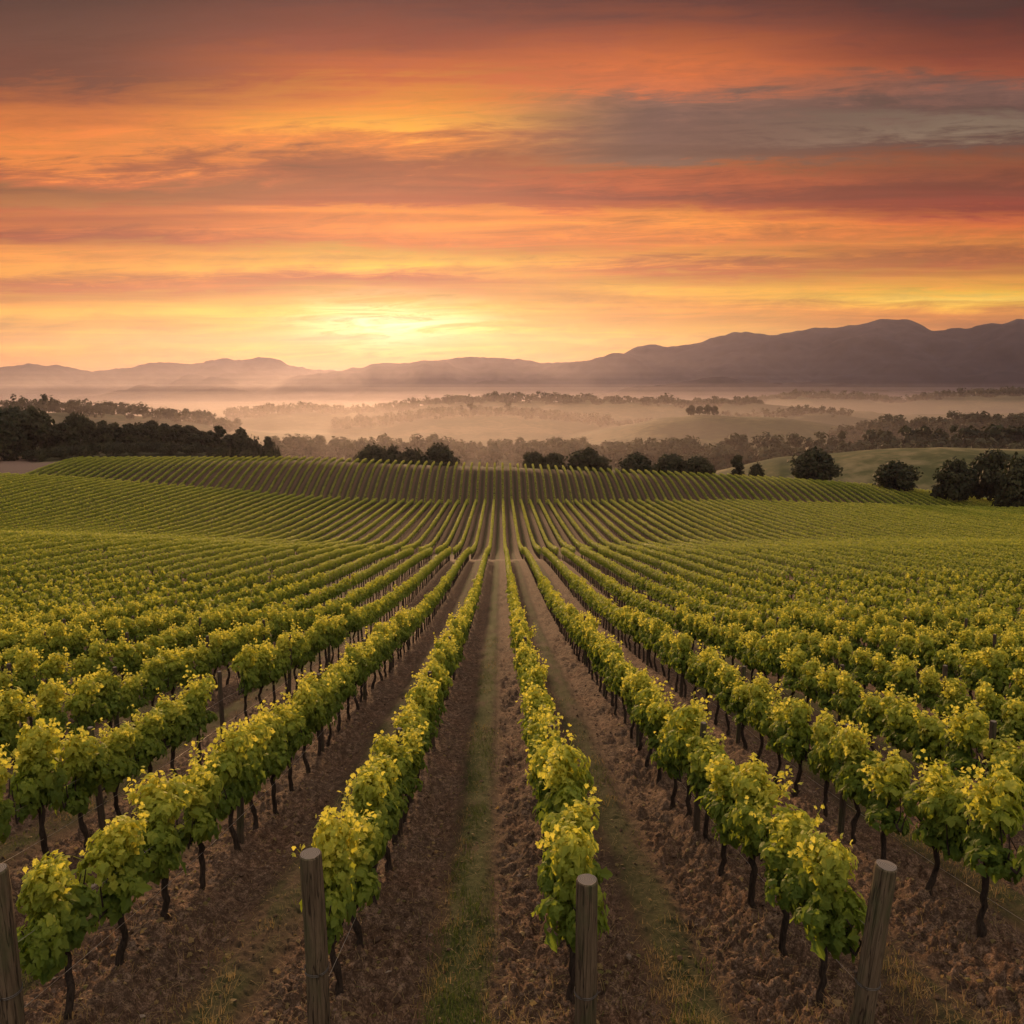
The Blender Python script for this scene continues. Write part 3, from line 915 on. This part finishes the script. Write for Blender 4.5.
def far_vines():
    b = MB()
    g = np.random.default_rng(77)
    rest = np.where(wide & ~ind_set & (zcv > 6))[0]
    lod = [(0, 62, 210, 0.135, QUAD, QUAD_F), (62, 108, 120, 0.155, QUAD, QUAD_F), (108, 160, 80, 0.18, FLAT, FLAT_F), (160, 400, 62, 0.215, FLAT, FLAT_F)]
    for lo, hi, n, sz, T, TF in lod:
        idx = rest[(zcv[rest] >= lo) & (zcv[rest] < hi)]
        pools = [foliage_points(g, n, 0.44, 16, 1.0) if hi < 70 else hedge_points(g, n) for _ in range(24)]
        pick = g.integers(0, 24, len(idx))
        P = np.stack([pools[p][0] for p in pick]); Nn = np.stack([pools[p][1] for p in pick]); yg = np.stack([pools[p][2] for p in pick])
        flip = np.where(g.random(len(idx)) < 0.5, -1.0, 1.0)[:, None]
        P = P.copy(); P[..., 0] *= 1.28 if lo >= 160 else 1.0; P[..., 1] *= flip; Nn = Nn.copy(); Nn[..., 1] *= flip
        rowk = (allv[idx, 0] + 200).astype(int)
        P[..., 2] = 0.75 + (P[..., 2] - 0.75) * (g.uniform(0.90, 1.08, len(idx)) * np.random.default_rng(4).uniform(0.93, 1.07, 500)[rowk])[:, None]
        P += np.stack([allv[idx, 1], allv[idx, 2], VZ[idx]], -1)[:, None]
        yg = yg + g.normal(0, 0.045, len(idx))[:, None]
        P = P.reshape(-1, 3); Nn = Nn.reshape(-1, 3)
        V, Fc = place_leaves(P, Nn, sz * g.uniform(0.75, 1.2, len(P)), T, TF, 0.9, g)
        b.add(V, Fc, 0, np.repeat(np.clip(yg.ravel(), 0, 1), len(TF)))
        # trunks: slim four sided stems
        sq = np.array([[-1, -1], [1, -1], [1, 1], [-1, 1]]) * 0.035
        m_ = len(idx)
        bot = np.concatenate([sq * 1.2, np.full((4, 1), -0.15)], 1); top = np.concatenate([sq * 0.9, np.full((4, 1), 0.95)], 1)
        tv = np.concatenate([bot, top])[None].repeat(m_, 0)
        tv[:, 4:, :2] += g.normal(0, 0.05, (m_, 1, 2))
        tv += np.stack([allv[idx, 1], allv[idx, 2], VZ[idx]], -1)[:, None]
        tf = np.array([[0, 1, 5, 4], [1, 2, 6, 5], [2, 3, 7, 6], [3, 0, 4, 7]])
        b.add(tv.reshape(-1, 3), (tf[None] + (np.arange(m_) * 8)[:, None, None]).reshape(-1, 4), 1)
    o = link('grapevine_rows', b.mesh('grapevine_rows', [M['vine_leaf'], M['bark']]))
    tag(o, 'distant green vine rows running over the slope and up the far hill', 'grapevines', 'grapevines planted in trellised rows', 'stuff')


far_vines()

# ---------------------------------------------------------------- posts and wires
def make_post(h, r0, r1, seed, mats, sides=20):
    g = np.random.default_rng(seed)
    b = MB()
    n = 14
    t = np.linspace(0, 1, n)
    pts = np.stack([0.006 * np.sin(t * 5 + seed), 0.006 * np.cos(t * 4 + seed), -0.3 + t * (h + 0.3 - 0.012)], -1)
    a = np.linspace(0, 2 * np.pi, sides, endpoint=False)
    lump = 1 + 0.025 * np.sin(3 * a + seed) + 0.02 * g.normal(size=sides)
    rad = r0 + (r1 - r0) * t
    ringz = np.concatenate([pts[:, 2], [h]])
    cx = np.concatenate([pts[:, 0], [pts[-1, 0]]]); cy = np.concatenate([pts[:, 1], [pts[-1, 1]]])
    rad = np.concatenate([rad, [r1 - 0.010]])
    V = np.stack([cx[:, None] + rad[:, None] * lump * np.cos(a), cy[:, None] + rad[:, None] * lump * np.sin(a), np.repeat(ringz[:, None], sides, 1)], -1)
    V[-1, :, 2] += g.normal(0, 0.002, sides)
    i, j = np.meshgrid(np.arange(n), np.arange(sides), indexing='ij')
    jn = (j + 1) % sides
    q = np.stack([i * sides + j, i * sides + jn, (i + 1) * sides + jn, (i + 1) * sides + j], -1).reshape(-1, 4)
    b.add(V.reshape(-1, 3), q, 0)
    b.add(V[-1], np.arange(sides)[None], 1)
    me = b.mesh('wooden_post', mats, False)
    return me


def make_tie(r, seed):
    """wire wound twice round a post with a twisted tail"""
    b = MB()
    t = np.linspace(0, 4 * np.pi, 50)
    b.tube(np.stack([(r + 0.004) * np.cos(t), (r + 0.004) * np.sin(t), t / (4 * np.pi) * 0.03], -1), 0.0035, 5)
    u = np.linspace(0, 1, 8)
    b.tube(np.stack([(r + 0.004) + 0.03 * u, 0.012 * np.sin(u * 9), 0.03 + 0.02 * u], -1), 0.003, 5)
    return b.mesh('wire_tie', [M['steel']], True)


end_posts = [  # row, lean across, lean along, height, radius, label
    (-2, 0.01, -0.02, 1.72, 0.092, 'weathered round end post leaning outward, at the edge of the picture nearest the bare field corner'),
    (-1, 0.00, -0.03, 1.75, 0.097, 'weathered round end post before the first row left of the grass lane'),
    (0, 0.0, -0.02, 1.74, 0.097, 'weathered round end post before the first row right of the grass lane'),
    (1, 0.07, -0.02, 1.74, 0.096, 'weathered round end post before the second row right of the grass lane')]
end_posts[0] = (*end_posts[0][:5], 'weathered round end post before the second row left of the grass lane')
POST_TOP = {}
for k, lx, ly, h, r, lab in end_posts:
    x = float(ROWX[list(ROWS).index(k)]); y = ROW_START[k]
    root = empty('wooden_post', (x, y, gz(x, y)))
    root.rotation_euler = (-ly, lx, rng.uniform(0, 3) * 0)
    tag(root, lab, 'post', 'wooden posts holding the trellis')
    link('shaft', make_post(h, r * 1.03, r * 0.97, 31 + k, [M['post_wood'], M['end_grain']]), root)
    for hz in (0.61,):
        tie = link('wire_tie', make_tie(r * 1.03, 3 + k), root, (0, 0, hz))
        tie.rotation_euler = (0, 0, rng.uniform(0, 6))

STAKES = [make_post(1.86, 0.056, 0.050, 61 + s, [M['stake_wood'], M['end_grain']], 10) for s in range(3)]
POST_GAP = 5 * SPACE
post_rows = {}
for k, x in zip(ROWS, ROWX):
    k = int(k)
    n = 0
    ys = np.arange(ROW_START[k] + POST_GAP, 34.0, POST_GAP)
    pts = [(x, ROW_START[k])]
    for y in ys:
        z = tz(x, y)
        px, py, zc = project([(x, y, z + 0.9)])
        pts.append((x, y))
        if not (-30 < px[0] < 1054 and py[0] < 1100): continue
        n += 1
        o = link('trellis_stake', STAKES[rng.integers(3)], None, (x + rng.normal(0, 0.02), y + 0.02, gz(x, y)))
        o.rotation_euler = (rng.normal(0, 0.03), rng.normal(0, 0.03), rng.uniform(0, 6))
        tag(o, 'dark wooden stake, %s %s, %s' % (ordinal(n), from_where(k), row_phrase(k)), 'stake', 'wooden stakes along the vine rows')
    pts += [(x, yy) for yy in np.arange(pts[-1][1] + POST_GAP, 46, POST_GAP)]
    post_rows[k] = (pts, n)
for k, (pts, n) in post_rows.items():
    if n == 0: continue
    for hz, nm, rad in ((0.52, 'low', 0.0028), (1.12, 'upper', 0.002)):
        P = []
        for (xa, ya), (xb, yb) in zip(pts[:-1], pts[1:]):
            for t in np.linspace(0, 1, 5)[:-1]:
                za, zb = tz(xa, ya) + hz, tz(xb, yb) + hz
                P.append((xa + 0.055, ya + (yb - ya) * t, za + (zb - za) * t - 0.05 * math.sin(math.pi * t) + 0.09))
        b = MB(); b.tube(P, rad, 5)
        o = link('trellis_wire', b.mesh('trellis_wire', [M['wire']], True))
        tag(o, '%s pale wire strung along the %s' % (nm, row_phrase(k)), 'wire', 'wires strung along the vine rows')

# ---------------------------------------------------------------- ground cover
def scatter_clods():
    g = np.random.default_rng(9)
    ico = np.array([[0, 0, 1], [0.9, 0, 0.35], [0.28, 0.85, 0.35], [-0.72, 0.53, 0.35], [-0.72, -0.53, 0.35], [0.28, -0.85, 0.35], [0.72, 0.53, -0.4], [-0.28, 0.85, -0.4], [-0.9, 0, -0.4], [-0.28, -0.85, -0.4], [0.72, -0.53, -0.4]])
    f = np.array([[0, 1, 2], [0, 2, 3], [0, 3, 4], [0, 4, 5], [0, 5, 1], [1, 6, 2], [2, 7, 3], [3, 8, 4], [4, 9, 5], [5, 10, 1], [6, 7, 2], [7, 8, 3], [8, 9, 4], [9, 10, 5], [10, 6, 1]])
    n = 30000
    r = 5.0 + 21 * g.random(n) ** 1.1; a = g.uniform(-0.68, 0.70, n)
    X, Y = r * np.sin(a), r * np.cos(a)
    p = np.abs(rowphase(X)) * ROWSP
    ok = g.random(n) < np.where(p < 0.8, 1.0, 0.16)
    X, Y = X[ok], Y[ok]; n = len(X)
    Z = ground(X, Y)
    s = np.exp(g.normal(-4.2, 0.5, n)).clip(0.006, 0.06)
    V = ico[None] * s[:, None, None] * g.uniform(0.55, 1.25, (n, 11, 1)) * g.uniform(0.6, 1.2, (n, 1, 3))
    ang = g.uniform(0, 6.28, n); ca, sa = np.cos(ang)[:, None], np.sin(ang)[:, None]
    V = np.stack([V[..., 0] * ca - V[..., 1] * sa, V[..., 0] * sa + V[..., 1] * ca, V[..., 2] * 0.75], -1)
    V += np.stack([X, Y, Z + s * 0.12], -1)[:, None]
    b = MB()
    b.add(V.reshape(-1, 3), (f[None] + (np.arange(n) * 11)[:, None, None]).reshape(-1, 3), 0, np.repeat(g.random(n), 15))
    m, N, out = mat('soil_clod')
    t = attr(N, 'tint')
    gn = N.n('ShaderNodeNewGeometry')
    nn = N.noise(gn.outputs['Position'], 60.0, 4.0)
    principled(N, out, N.mix(N.mr(nn, 0.3, 0.7, 0.0, 0.5), N.ramp(t, [(0, (0.050, 0.031, 0.020)), (0.7, (0.135, 0.084, 0.055)), (0.97, (0.20, 0.13, 0.092)), (1.0, (0.36, 0.28, 0.21))]), (0.05, 0.03, 0.02)), 0.95, 0.08)
    o = link('soil_clods', b.mesh('soil_clods', [m]))
    tag(o, 'loose brown soil clods tilled up along the vine rows', 'soil', None, 'stuff')


def blades(b, X, Y, g, hmin, hmax, tint, spread=0.4, per=1, w=0.004):
    n = len(X)
    Z = ground(X, Y)
    h = g.uniform(hmin, hmax, n)
    a = g.uniform(0, 6.28, n)
    lean = np.abs(g.normal(0, spread, n)) * h
    wx, wy = -np.sin(a) * w, np.cos(a) * w
    lx, ly = np.cos(a) * lean, np.sin(a) * lean
    B = np.stack([X, Y, Z - 0.01], -1)
    V = np.stack([B + np.stack([wx, wy, 0 * h], -1), B - np.stack([wx, wy, 0 * h], -1),
                  B + np.stack([lx * 0.4 - wx * 0.8, ly * 0.4 - wy * 0.8, h * 0.6], -1), B + np.stack([lx * 0.4 + wx * 0.8, ly * 0.4 + wy * 0.8, h * 0.6], -1),
                  B + np.stack([lx, ly, h], -1)], 1)
    i = np.arange(n)[:, None] * 5
    b.add(V.reshape(-1, 3), np.concatenate([i + 0, i + 1, i + 2, i + 3], 1), 0, tint)
    b.add(np.zeros((1, 3)), np.zeros((0, 3), dtype=int), 0, np.zeros(0)) if False else None
    off = np.concatenate([i + 3, i + 2, i + 4], 1)
    b.v.append(np.zeros((0, 3), dtype=np.float32)); b.l.append((off + b.n - n * 5).ravel()); b.c.append(np.full(n, 3)); b.mi.append(np.zeros(n, dtype=int))
    b.t.append(np.broadcast_to(np.asarray(tint, dtype=np.float32), (n,)))


def scatter_grass():
    g = np.random.default_rng(19)
    b = MB()
    n = 380000
    r = 4.6 + 34 * g.random(n) ** 1.5; a = g.uniform(-0.68, 0.70, n)
    X, Y = r * np.sin(a), r * np.cos(a)
    lane_i = np.round((X - ROW0) / ROWSP)
    off = np.abs(X - ROW0 - lane_i * ROWSP)
    patch = fbm(X / 0.55, Y / 1.1, 3, 91) + 0.5 * fbm(X / 2.1, Y / 3.2, 2, 95)
    dens = (1 - sstep(off, 0.16, 0.5)) * np.where(np.abs(lane_i) < 0.5, sstep(patch, -0.25, 0.2), 0.7 * sstep(patch, -0.02, 0.32))
    ok = g.random(n) < dens
    X, Y, patch = X[ok], Y[ok], patch[ok]
    dry = np.clip(np.where(np.abs(lane_i[ok]) < 0.5, 0.12, 0.24) + g.normal(0, 0.2, len(X)) + 0.6 * (fbm(X / 1.3, Y / 1.7, 2, 33) > 0.08), 0, 1)
    blades(b, X, Y, g, 0.02, 0.11, dry, 0.7)
    o = link('grass', b.mesh('grass', [M['grass_blade']]))
    tag(o, 'short patchy grass growing along the middle of the lanes', 'grass', None, 'stuff')
    b = MB()                                                  # dry straw grass at the row ends
    n = 60000
    X = g.uniform(-6.0, 6.5, n); Y = g.uniform(4.4, 9.0, n)
    patch = fbm(X / 0.6, Y / 0.6, 3, 191)
    off = np.abs(rowphase(X)) * ROWSP
    ok = g.random(n) < sstep(patch, 0.0, 0.35) * np.where(Y < 6.9, 0.8, 0.30) * np.where(off < 0.5, 0.5, 1)
    X, Y = X[ok], Y[ok]
    blades(b, X, Y, g, 0.03, 0.12, np.clip(0.9 + g.normal(0, 0.15, len(X)), 0, 1), 0.9)
    n = 34000                                                   # fallen canes and straw lying on the soil
    r = 5.0 + 15 * g.random(n); a = g.uniform(-0.68, 0.70, n)
    blades(b, r * np.sin(a), r * np.cos(a), g, 0.015, 0.035, np.clip(g.normal(0.9, 0.15, n), 0, 1), 4.5, w=0.003)
    n = 2600                                                   # fallen brown vine leaves
    r = 5.0 + 16 * g.random(n); a = g.uniform(-0.68, 0.70, n)
    X, Y = r * np.sin(a), r * np.cos(a)
    keep = g.random(n) < np.where(np.abs(rowphase(X)) * ROWSP < 0.8, 1.0, 0.35)
    X, Y = X[keep], Y[keep]
    V, Fc = place_leaves(np.stack([X, Y, ground(X, Y) + 0.02], -1), g.normal(0, 0.35, (len(X), 3)) + [0, 0, 1], g.uniform(0.035, 0.085, len(X)), LEAF_CURL, LEAF_F, 0.0, g)
    b.add(V, Fc, 0, np.repeat(np.clip(g.normal(0.84, 0.1, len(X)), 0.6, 1), 12))
    o = link('dry_grass', b.mesh('dry_grass', [M['grass_blade']]))
    tag(o, 'dry straw coloured grass and fallen leaves littering the soil between the rows', 'dry grass', None, 'stuff')


scatter_clods()
scatter_grass()

# ---------------------------------------------------------------- trees
def tree_mesh(kind, seed, leaves=3400):
    """unit-height trees: trunk with limbs, crown of leaf clumps"""
    g = np.random.default_rng(seed)
    tb, cb = MB(), MB()
    if kind == 'oak':      spec = (0.10, 0.06, 1.0, 0.62, 24, 0.20, 0.075)
    elif kind == 'round':  spec = (0.06, 0.0, 1.0, 0.52, 30, 0.22, 0.07)
    elif kind == 'tall':   spec = (0.20, 0.05, 1.0, 0.30, 22, 0.135, 0.055)
    elif kind == 'thin':   spec = (0.15, 0.10, 1.0, 0.13, 18, 0.09, 0.04)
    else:                  spec = (0.0, 0.05, 1.0, 0.75, 12, 0.34, 0.07)     # bush
    th, lo, hi, rad, ncl, cr, ls = spec
    n = 7; t = np.linspace(0, 1, n)
    tp = np.stack([np.cumsum(g.normal(0, 0.012, n)), np.cumsum(g.normal(0, 0.012, n)), -0.06 + t * 0.72], -1)
    tb.tube(tp, 0.032 * (1 - 0.75 * t) * (1.5 if kind in ('oak', 'round') else 0.8), 7, 0)
    C = []
    for q in range(ncl):
        u = (q + 0.5) / ncl
        zz = lo + cr * 0.8 + (hi - lo - cr * 1.7) * u
        prof = math.sqrt(max(0.0, 1 - (2 * u - 0.85) ** 2 * 0.82))
        ph = q * 2.4 + g.uniform(-0.5, 0.5)
        rr = rad * prof * math.sqrt(g.uniform(0.15, 1.0)) * 0.85
        C.append((rr * math.cos(ph), rr * math.sin(ph), zz + g.normal(0, 0.03), cr * g.uniform(0.7, 1.25)))
    C = np.array(C)
    for c in C[:: 2]:
        k = int(np.clip(c[2] * 6, 2, n - 2))
        mid = (tp[k] + c[:3]) / 2 + [0, 0, -0.02]
        tb.tube([tp[k - 1], mid, c[:3]], [0.014, 0.009, 0.004], 5, 0, cap=False)
    k = g.integers(0, ncl, leaves)
    d = g.normal(size=(leaves, 3)); d /= np.linalg.norm(d, axis=1)[:, None]
    P = C[k, :3] + d * (C[k, 3] * g.uniform(0.15, 1.0, leaves) ** 0.6)[:, None] * [1.05, 1.05, 0.82]
    P[:, 2] = np.maximum(P[:, 2], 0.02)
    V, Fc = place_leaves(P, d + g.normal(0, 0.5, d.shape) + [0, 0, 0.3], ls * g.uniform(0.6, 1.3, leaves), QUAD, QUAD_F, 0.4, g)
    clump_t = g.uniform(0.1, 0.9, ncl)
    cb.add(V, Fc, 0, np.repeat(np.clip(clump_t[k] + g.normal(0, 0.15, leaves), 0, 1), 2))
    return tb.mesh('trunk', [M['tree_bark']], True), cb.mesh('crown', [M['tree_leaf']])


TREES = {k: [tree_mesh(k, 300 + 17 * i + s, 3400) for s in range(nv)] for i, (k, nv) in enumerate((('oak', 3), ('round', 3), ('tall', 4), ('thin', 1), ('bush', 2)))}


def at_px(px, dist):
    az = math.atan((px - 512) / F) + YAW
    return dist * math.sin(az), dist * math.cos(az)


def put_tree(name, kind, px, py_top, width_px, dist, label, group, base_py=None, v=None):
    x, y = at_px(px, dist)
    z = tz(x, y)
    zc = dist * math.cos(math.atan((px - 512) / F)) * CP
    ztop = -HY(py_top, zc)[0]
    h = max(2.0, ztop - z)
    wfac = {'oak': 1.45, 'round': 1.25, 'tall': 0.72, 'thin': 0.36, 'bush': 1.9}[kind]
    wm = width_px / F * zc
    root = empty(name, (x, y, z - 0.1), rng.uniform(0, 6.28))
    root.scale = (wm / wfac, wm / wfac, h)
    tag(root, label, 'tree' if kind != 'bush' else 'shrub', group)
    tm, cm = TREES[kind][rng.integers(len(TREES[kind])) if v is None else v]
    if kind != 'bush':
        link('trunk', tm, root)
    else:
        link('stem', tm, root)
    link('crown', cm, root)
    return root


# the dark wood beyond the hill block, from the picture's edge inward
LW = [('oak', 14, 405, 66, 318), ('oak', 36, 407, 40, 322), ('tall', 52, 418, 22, 330), ('oak', 78, 411, 30, 330), ('tall', 66, 421, 24, 322), ('tall', 92, 418, 20, 334),
      ('tall', 104, 420, 20, 328), ('tall', 116, 421, 22, 338), ('tall', 130, 423, 22, 330), ('round', 142, 422, 24, 336), ('tall', 154, 419, 20, 340), ('tall', 166, 422, 20, 332),
      ('tall', 178, 424, 20, 338), ('tall', 190, 424, 20, 344), ('tall', 202, 430, 22, 336), ('tall', 211, 429, 16, 342), ('thin', 220, 426, 14, 338), ('tall', 229, 432, 18, 346),
      ('tall', 242, 427, 22, 340), ('round', 254, 436, 22, 346), ('tall', 268, 434, 16, 342), ('round', 276, 444, 16, 338), ('round', 4, 416, 40, 306)]
for q, (kd, px, py, wd, ds) in enumerate(sorted(LW, key=lambda a: a[1])):
    look = {'oak': 'broad dark oak', 'tall': 'tall dark tree', 'round': 'rounded dark tree', 'thin': 'slender dark tree'}[kd]
    put_tree({'oak': 'oak_tree', 'tall': 'tall_tree', 'round': 'round_tree', 'thin': 'slender_tree'}[kd], kd, px, py, wd * 1.22, ds,
             '%s, %s from the outer end of the dark wood beyond the hill vineyard' % (look, ordinal(q + 1)), 'trees of the dark wood')
for q, (px, py, wd, ds) in enumerate([(36, 447, 34, 300), (62, 444, 34, 302), (86, 443, 32, 304), (112, 440, 34, 306), (138, 440, 34, 308), (166, 441, 36, 308), (194, 443, 32, 308), (220, 445, 30, 308), (246, 447, 28, 306), (268, 449, 22, 304)]):
    put_tree('shrub', 'bush', px, py, wd, ds, 'rounded dark shrub, %s from the outer end of the wood edge above the hill vineyard' % ordinal(q + 1), 'shrubs along the edge of the dark wood')
# dark oaks just behind the hill crest
CR = [('round', 373, 444, 40, 285, 'first'), ('oak', 393, 446, 32, 288, 'second'), ('round', 412, 447, 32, 286, 'third'), ('round', 438, 443, 42, 284, 'last and largest')]
for kd, px, py, wd, ds, w_ in CR:
    put_tree('round_tree', kd, px, py, wd, ds, 'dark rounded tree, %s of the four in the clump nearest the dark wood' % w_, 'round dark trees behind the hill crest')
CR = [('oak', 534, 451, 34, 282, 'lower tree of the pair behind the middle of the crest'), ('oak', 553, 452, 36, 284, 'middle tree of three behind the middle of the crest'), ('oak', 588, 449, 58, 282, 'wide flat tree behind the middle of the crest'),
      ('round', 637, 452, 42, 282, 'rounded tree between two wide trees on the crest'), ('oak', 672, 454, 46, 282, 'wide low tree beside the long dark tree on the crest'), ('oak', 698, 456, 44, 280, 'long low tree at the end of the crest clumps'),
      ('thin', 738, 456, 18, 300, 'small thin tree beside the little round bush tree'), ('round', 757, 463, 18, 290, 'little round bush tree standing alone')]
for kd, px, py, wd, ds, w_ in CR:
    put_tree('round_tree', kd, px, py, wd, ds, 'dark ' + w_, 'round dark trees behind the hill crest')
put_tree('round_tree', 'round', 815, 447, 52, 282, 'large dark tree with a bumpy crown, tallest of the single field trees', 'large dark field trees', v=0)
put_tree('round_tree', 'round', 898, 460, 54, 276, 'broad low dome of a tree standing alone on the meadow edge', 'large dark field trees', v=2)
put_tree('oak_tree', 'oak', 958, 460, 56, 270, 'spreading dark oak beside the track, lowest of the edge group', 'large dark field trees', v=0)
put_tree('oak_tree', 'oak', 993, 448, 62, 282, 'tall spreading dark oak beside the track with open branches', 'large dark field trees', v=1)
put_tree('oak_tree', 'round', 1020, 455, 52, 262, 'dark oak cut by the picture edge above the track', 'large dark field trees', v=1)


def woodland(name, label, spots, kinds=('oak', 'round', 'tall'), per=320):
    """a far wood that reads as one mass: spots are (px, py of crown tops, distance, width px)"""
    g = np.random.default_rng(int(spots[0][2]) + int(spots[0][0]) + 2000)
    b = MB()
    for px, pyt, ds, wd in spots:
        x, y = at_px(px, ds)
        z = tz(x, y)
        zc = ds * math.cos(math.atan((px - 512) / F)) * CP
        h = max(5.0, -HY(pyt, zc)[0] - z)
        h = min(h, 0.036 * ds if ds < 1100 else 24)
        rw = wd / F * zc / 2
        ncl = 9
        u = g.random(ncl)
        C = np.stack([g.normal(0, 0.42, ncl) * rw, g.normal(0, 0.42, ncl) * rw, h * (0.12 + 0.68 * u)], -1)
        cr = 0.55 * rw * g.uniform(0.7, 1.3, ncl)
        k = g.integers(0, ncl, per)
        d = g.normal(size=(per, 3)); d /= np.linalg.norm(d, axis=1)[:, None]
        P = C[k] + d * (cr[k] * g.uniform(0.4, 1.0, per))[:, None]
        P[:, 2] = np.clip(P[:, 2], 0.1, h)
        P += [x, y, z]
        V, Fc = place_leaves(P, d + [0, 0, 0.3], 0.30 * rw * g.uniform(0.6, 1.3, per), QUAD, QUAD_F, 0.4, g)
        b.add(V, Fc, 0, np.repeat(g.uniform(0.1, 0.9, ncl)[k], 2))
        b.tube([(x, y, z - 1), (x, y, z + h * 0.5)], [0.3, 0.15], 4, 1, cap=False)
    o = link(name, b.mesh(name, [M['tree_leaf'], M['tree_bark']]))
    tag(o, label, 'woodland', None, 'stuff')


def belt(x0, x1, step, prof, dist, jit, wd, seed):
    g = np.random.default_rng(seed)
    p = np.array(prof, dtype=float)
    out = []
    x = x0
    while x < x1:
        t = np.interp(x, p[:, 0], p[:, 1]) + g.normal(0, 2.0)
        d = np.interp(x, p[:, 0], p[:, 2]) if p.shape[1] > 2 else dist
        out.append((x + g.normal(0, step * 0.3), t, d + g.uniform(-jit, jit), wd * g.uniform(0.7, 1.4)))
        x += step * g.uniform(0.7, 1.3)
    return out


woodland('woodland', 'misty belt of trees across the valley floor behind the hill crest',
         belt(270, 640, 4.2, [(270, 432), (330, 435), (420, 434), (470, 440), (530, 437), (560, 435), (600, 442), (640, 434)], 620, 45, 17, 1))
woodland('woodland', 'dark belt of trees along the lower edge of the green field',
         belt(630, 1080, 4, [(630, 434), (700, 434), (760, 432), (800, 428), (850, 424), (880, 427), (940, 424), (1024, 424)], 560, 40, 20, 2))
woodland('woodland', 'hazy wooded slope rising behind the dark belt toward the picture edge',
         belt(840, 1090, 3.6, [(840, 424), (890, 416), (940, 410), (1024, 410), (1090, 408)], 860, 50, 14, 3))
woodland('woodland', 'hazy tree topped ridge behind the dark wood',
         belt(-60, 240, 3.2, [(-60, 398), (20, 397), (60, 396), (120, 401), (190, 408), (240, 420)], 1000, 60, 10, 4), per=200)
woodland('woodland', 'faint tree line along the ridge in the middle of the valley',
         belt(230, 760, 2.8, [(230, 405), (300, 403), (360, 405), (430, 398), (480, 394), (520, 391), (560, 393), (620, 397), (700, 399), (760, 399)], 1600, 70, 9, 5), per=160)
woodland('woodland', 'hazy wooded rise in the middle of the valley before the faint tree line',
         belt(335, 610, 3.2, [(335, 417), (380, 414), (440, 407), (480, 405), (540, 408), (610, 416)], 1280, 60, 9, 7), per=180)
woodland('woodland', 'hazy row of trees along the pale field in the middle of the valley',
         belt(560, 850, 4.0, [(560, 424), (620, 421), (700, 419), (760, 409), (820, 405), (850, 409)], 1290, 60, 8, 8), per=150)
woodland('woodland', 'faint wooded ridge below the high mountain',
         belt(730, 1080, 2.8, [(730, 400), (800, 391), (850, 393), (900, 398), (960, 389), (1080, 388)], 2300, 90, 9, 6), per=160)
for q, px in enumerate((690, 698, 706, 713)):
    put_tree('far_tree', 'oak', px, 404.5 + (q % 2), 11, 1000 + 6 * q, 'one of the hazy trees in the small clump on the pale valley hill', 'small clump on the pale valley hill')

# ---------------------------------------------------------------- air
def box(name, lo, hi, material, label, kind='stuff'):
    lo, hi = np.array(lo), np.array(hi)
    v = np.array([[x, y, z] for x in (0, 1) for y in (0, 1) for z in (0, 1)]) * (hi - lo) + lo
    f = np.array([[0, 1, 3, 2], [4, 6, 7, 5], [0, 4, 5, 1], [2, 3, 7, 6], [0, 2, 6, 4], [1, 5, 7, 3]])
    o = link(name, np_mesh(name, v, f, np.arange(6) * 4, [material]))
    tag(o, label, 'haze', None, kind)
    return o


MISTC = (0.88, 0.52, 0.45)
box('haze', (-10500, -10500, -135), (10500, 10500, 620), volume_material('haze', (0.84, 0.76, 1.0), HAZE_DENSITY, 0.6), 'thin warm haze hanging over the whole valley')
MISTC = (1.0, 0.87, 0.88)
for q, (y0, y1, top, dens, say) in enumerate(((330, 3700, -26, 0.00033, 'dense low mist lying in the valley bottom'), (480, 3900, -11, 0.00011, 'pale mist filling the valley between the wooded ridges'),
                                              (1200, 4000, 2, 0.00005, 'thin mist level with the far ridges'), (1900, 4050, 14, 0.00004, 'thin mist just above the far ridges'),
      (3550, 4800, 5, 0.00012, 'pale mist level with the valley ridges'), (3580, 4840, 18, 0.00010, 'thin mist at the foot of the mountains'), (3610, 4880, 36, 0.00009, 'thin mist a little above the mountain foot'),
      (3640, 4910, 60, 0.00007, 'thin mist on the lower mountain slopes'), (3670, 4940, 92, 0.00006, 'faint mist on the middle mountain slopes'),
      (3700, 4970, 128, 0.00005, 'faint mist higher on the mountain slopes'), (3730, 5000, 170, 0.00004, 'faint high mist before the mountain flanks'))):
    box('mist', (-6000 - 40 * q, y0, -134 + q * 0.5), (6000 + 40 * q, y1, top), volume_material('mist', MISTC, dens * 0.70, 0.62), say)
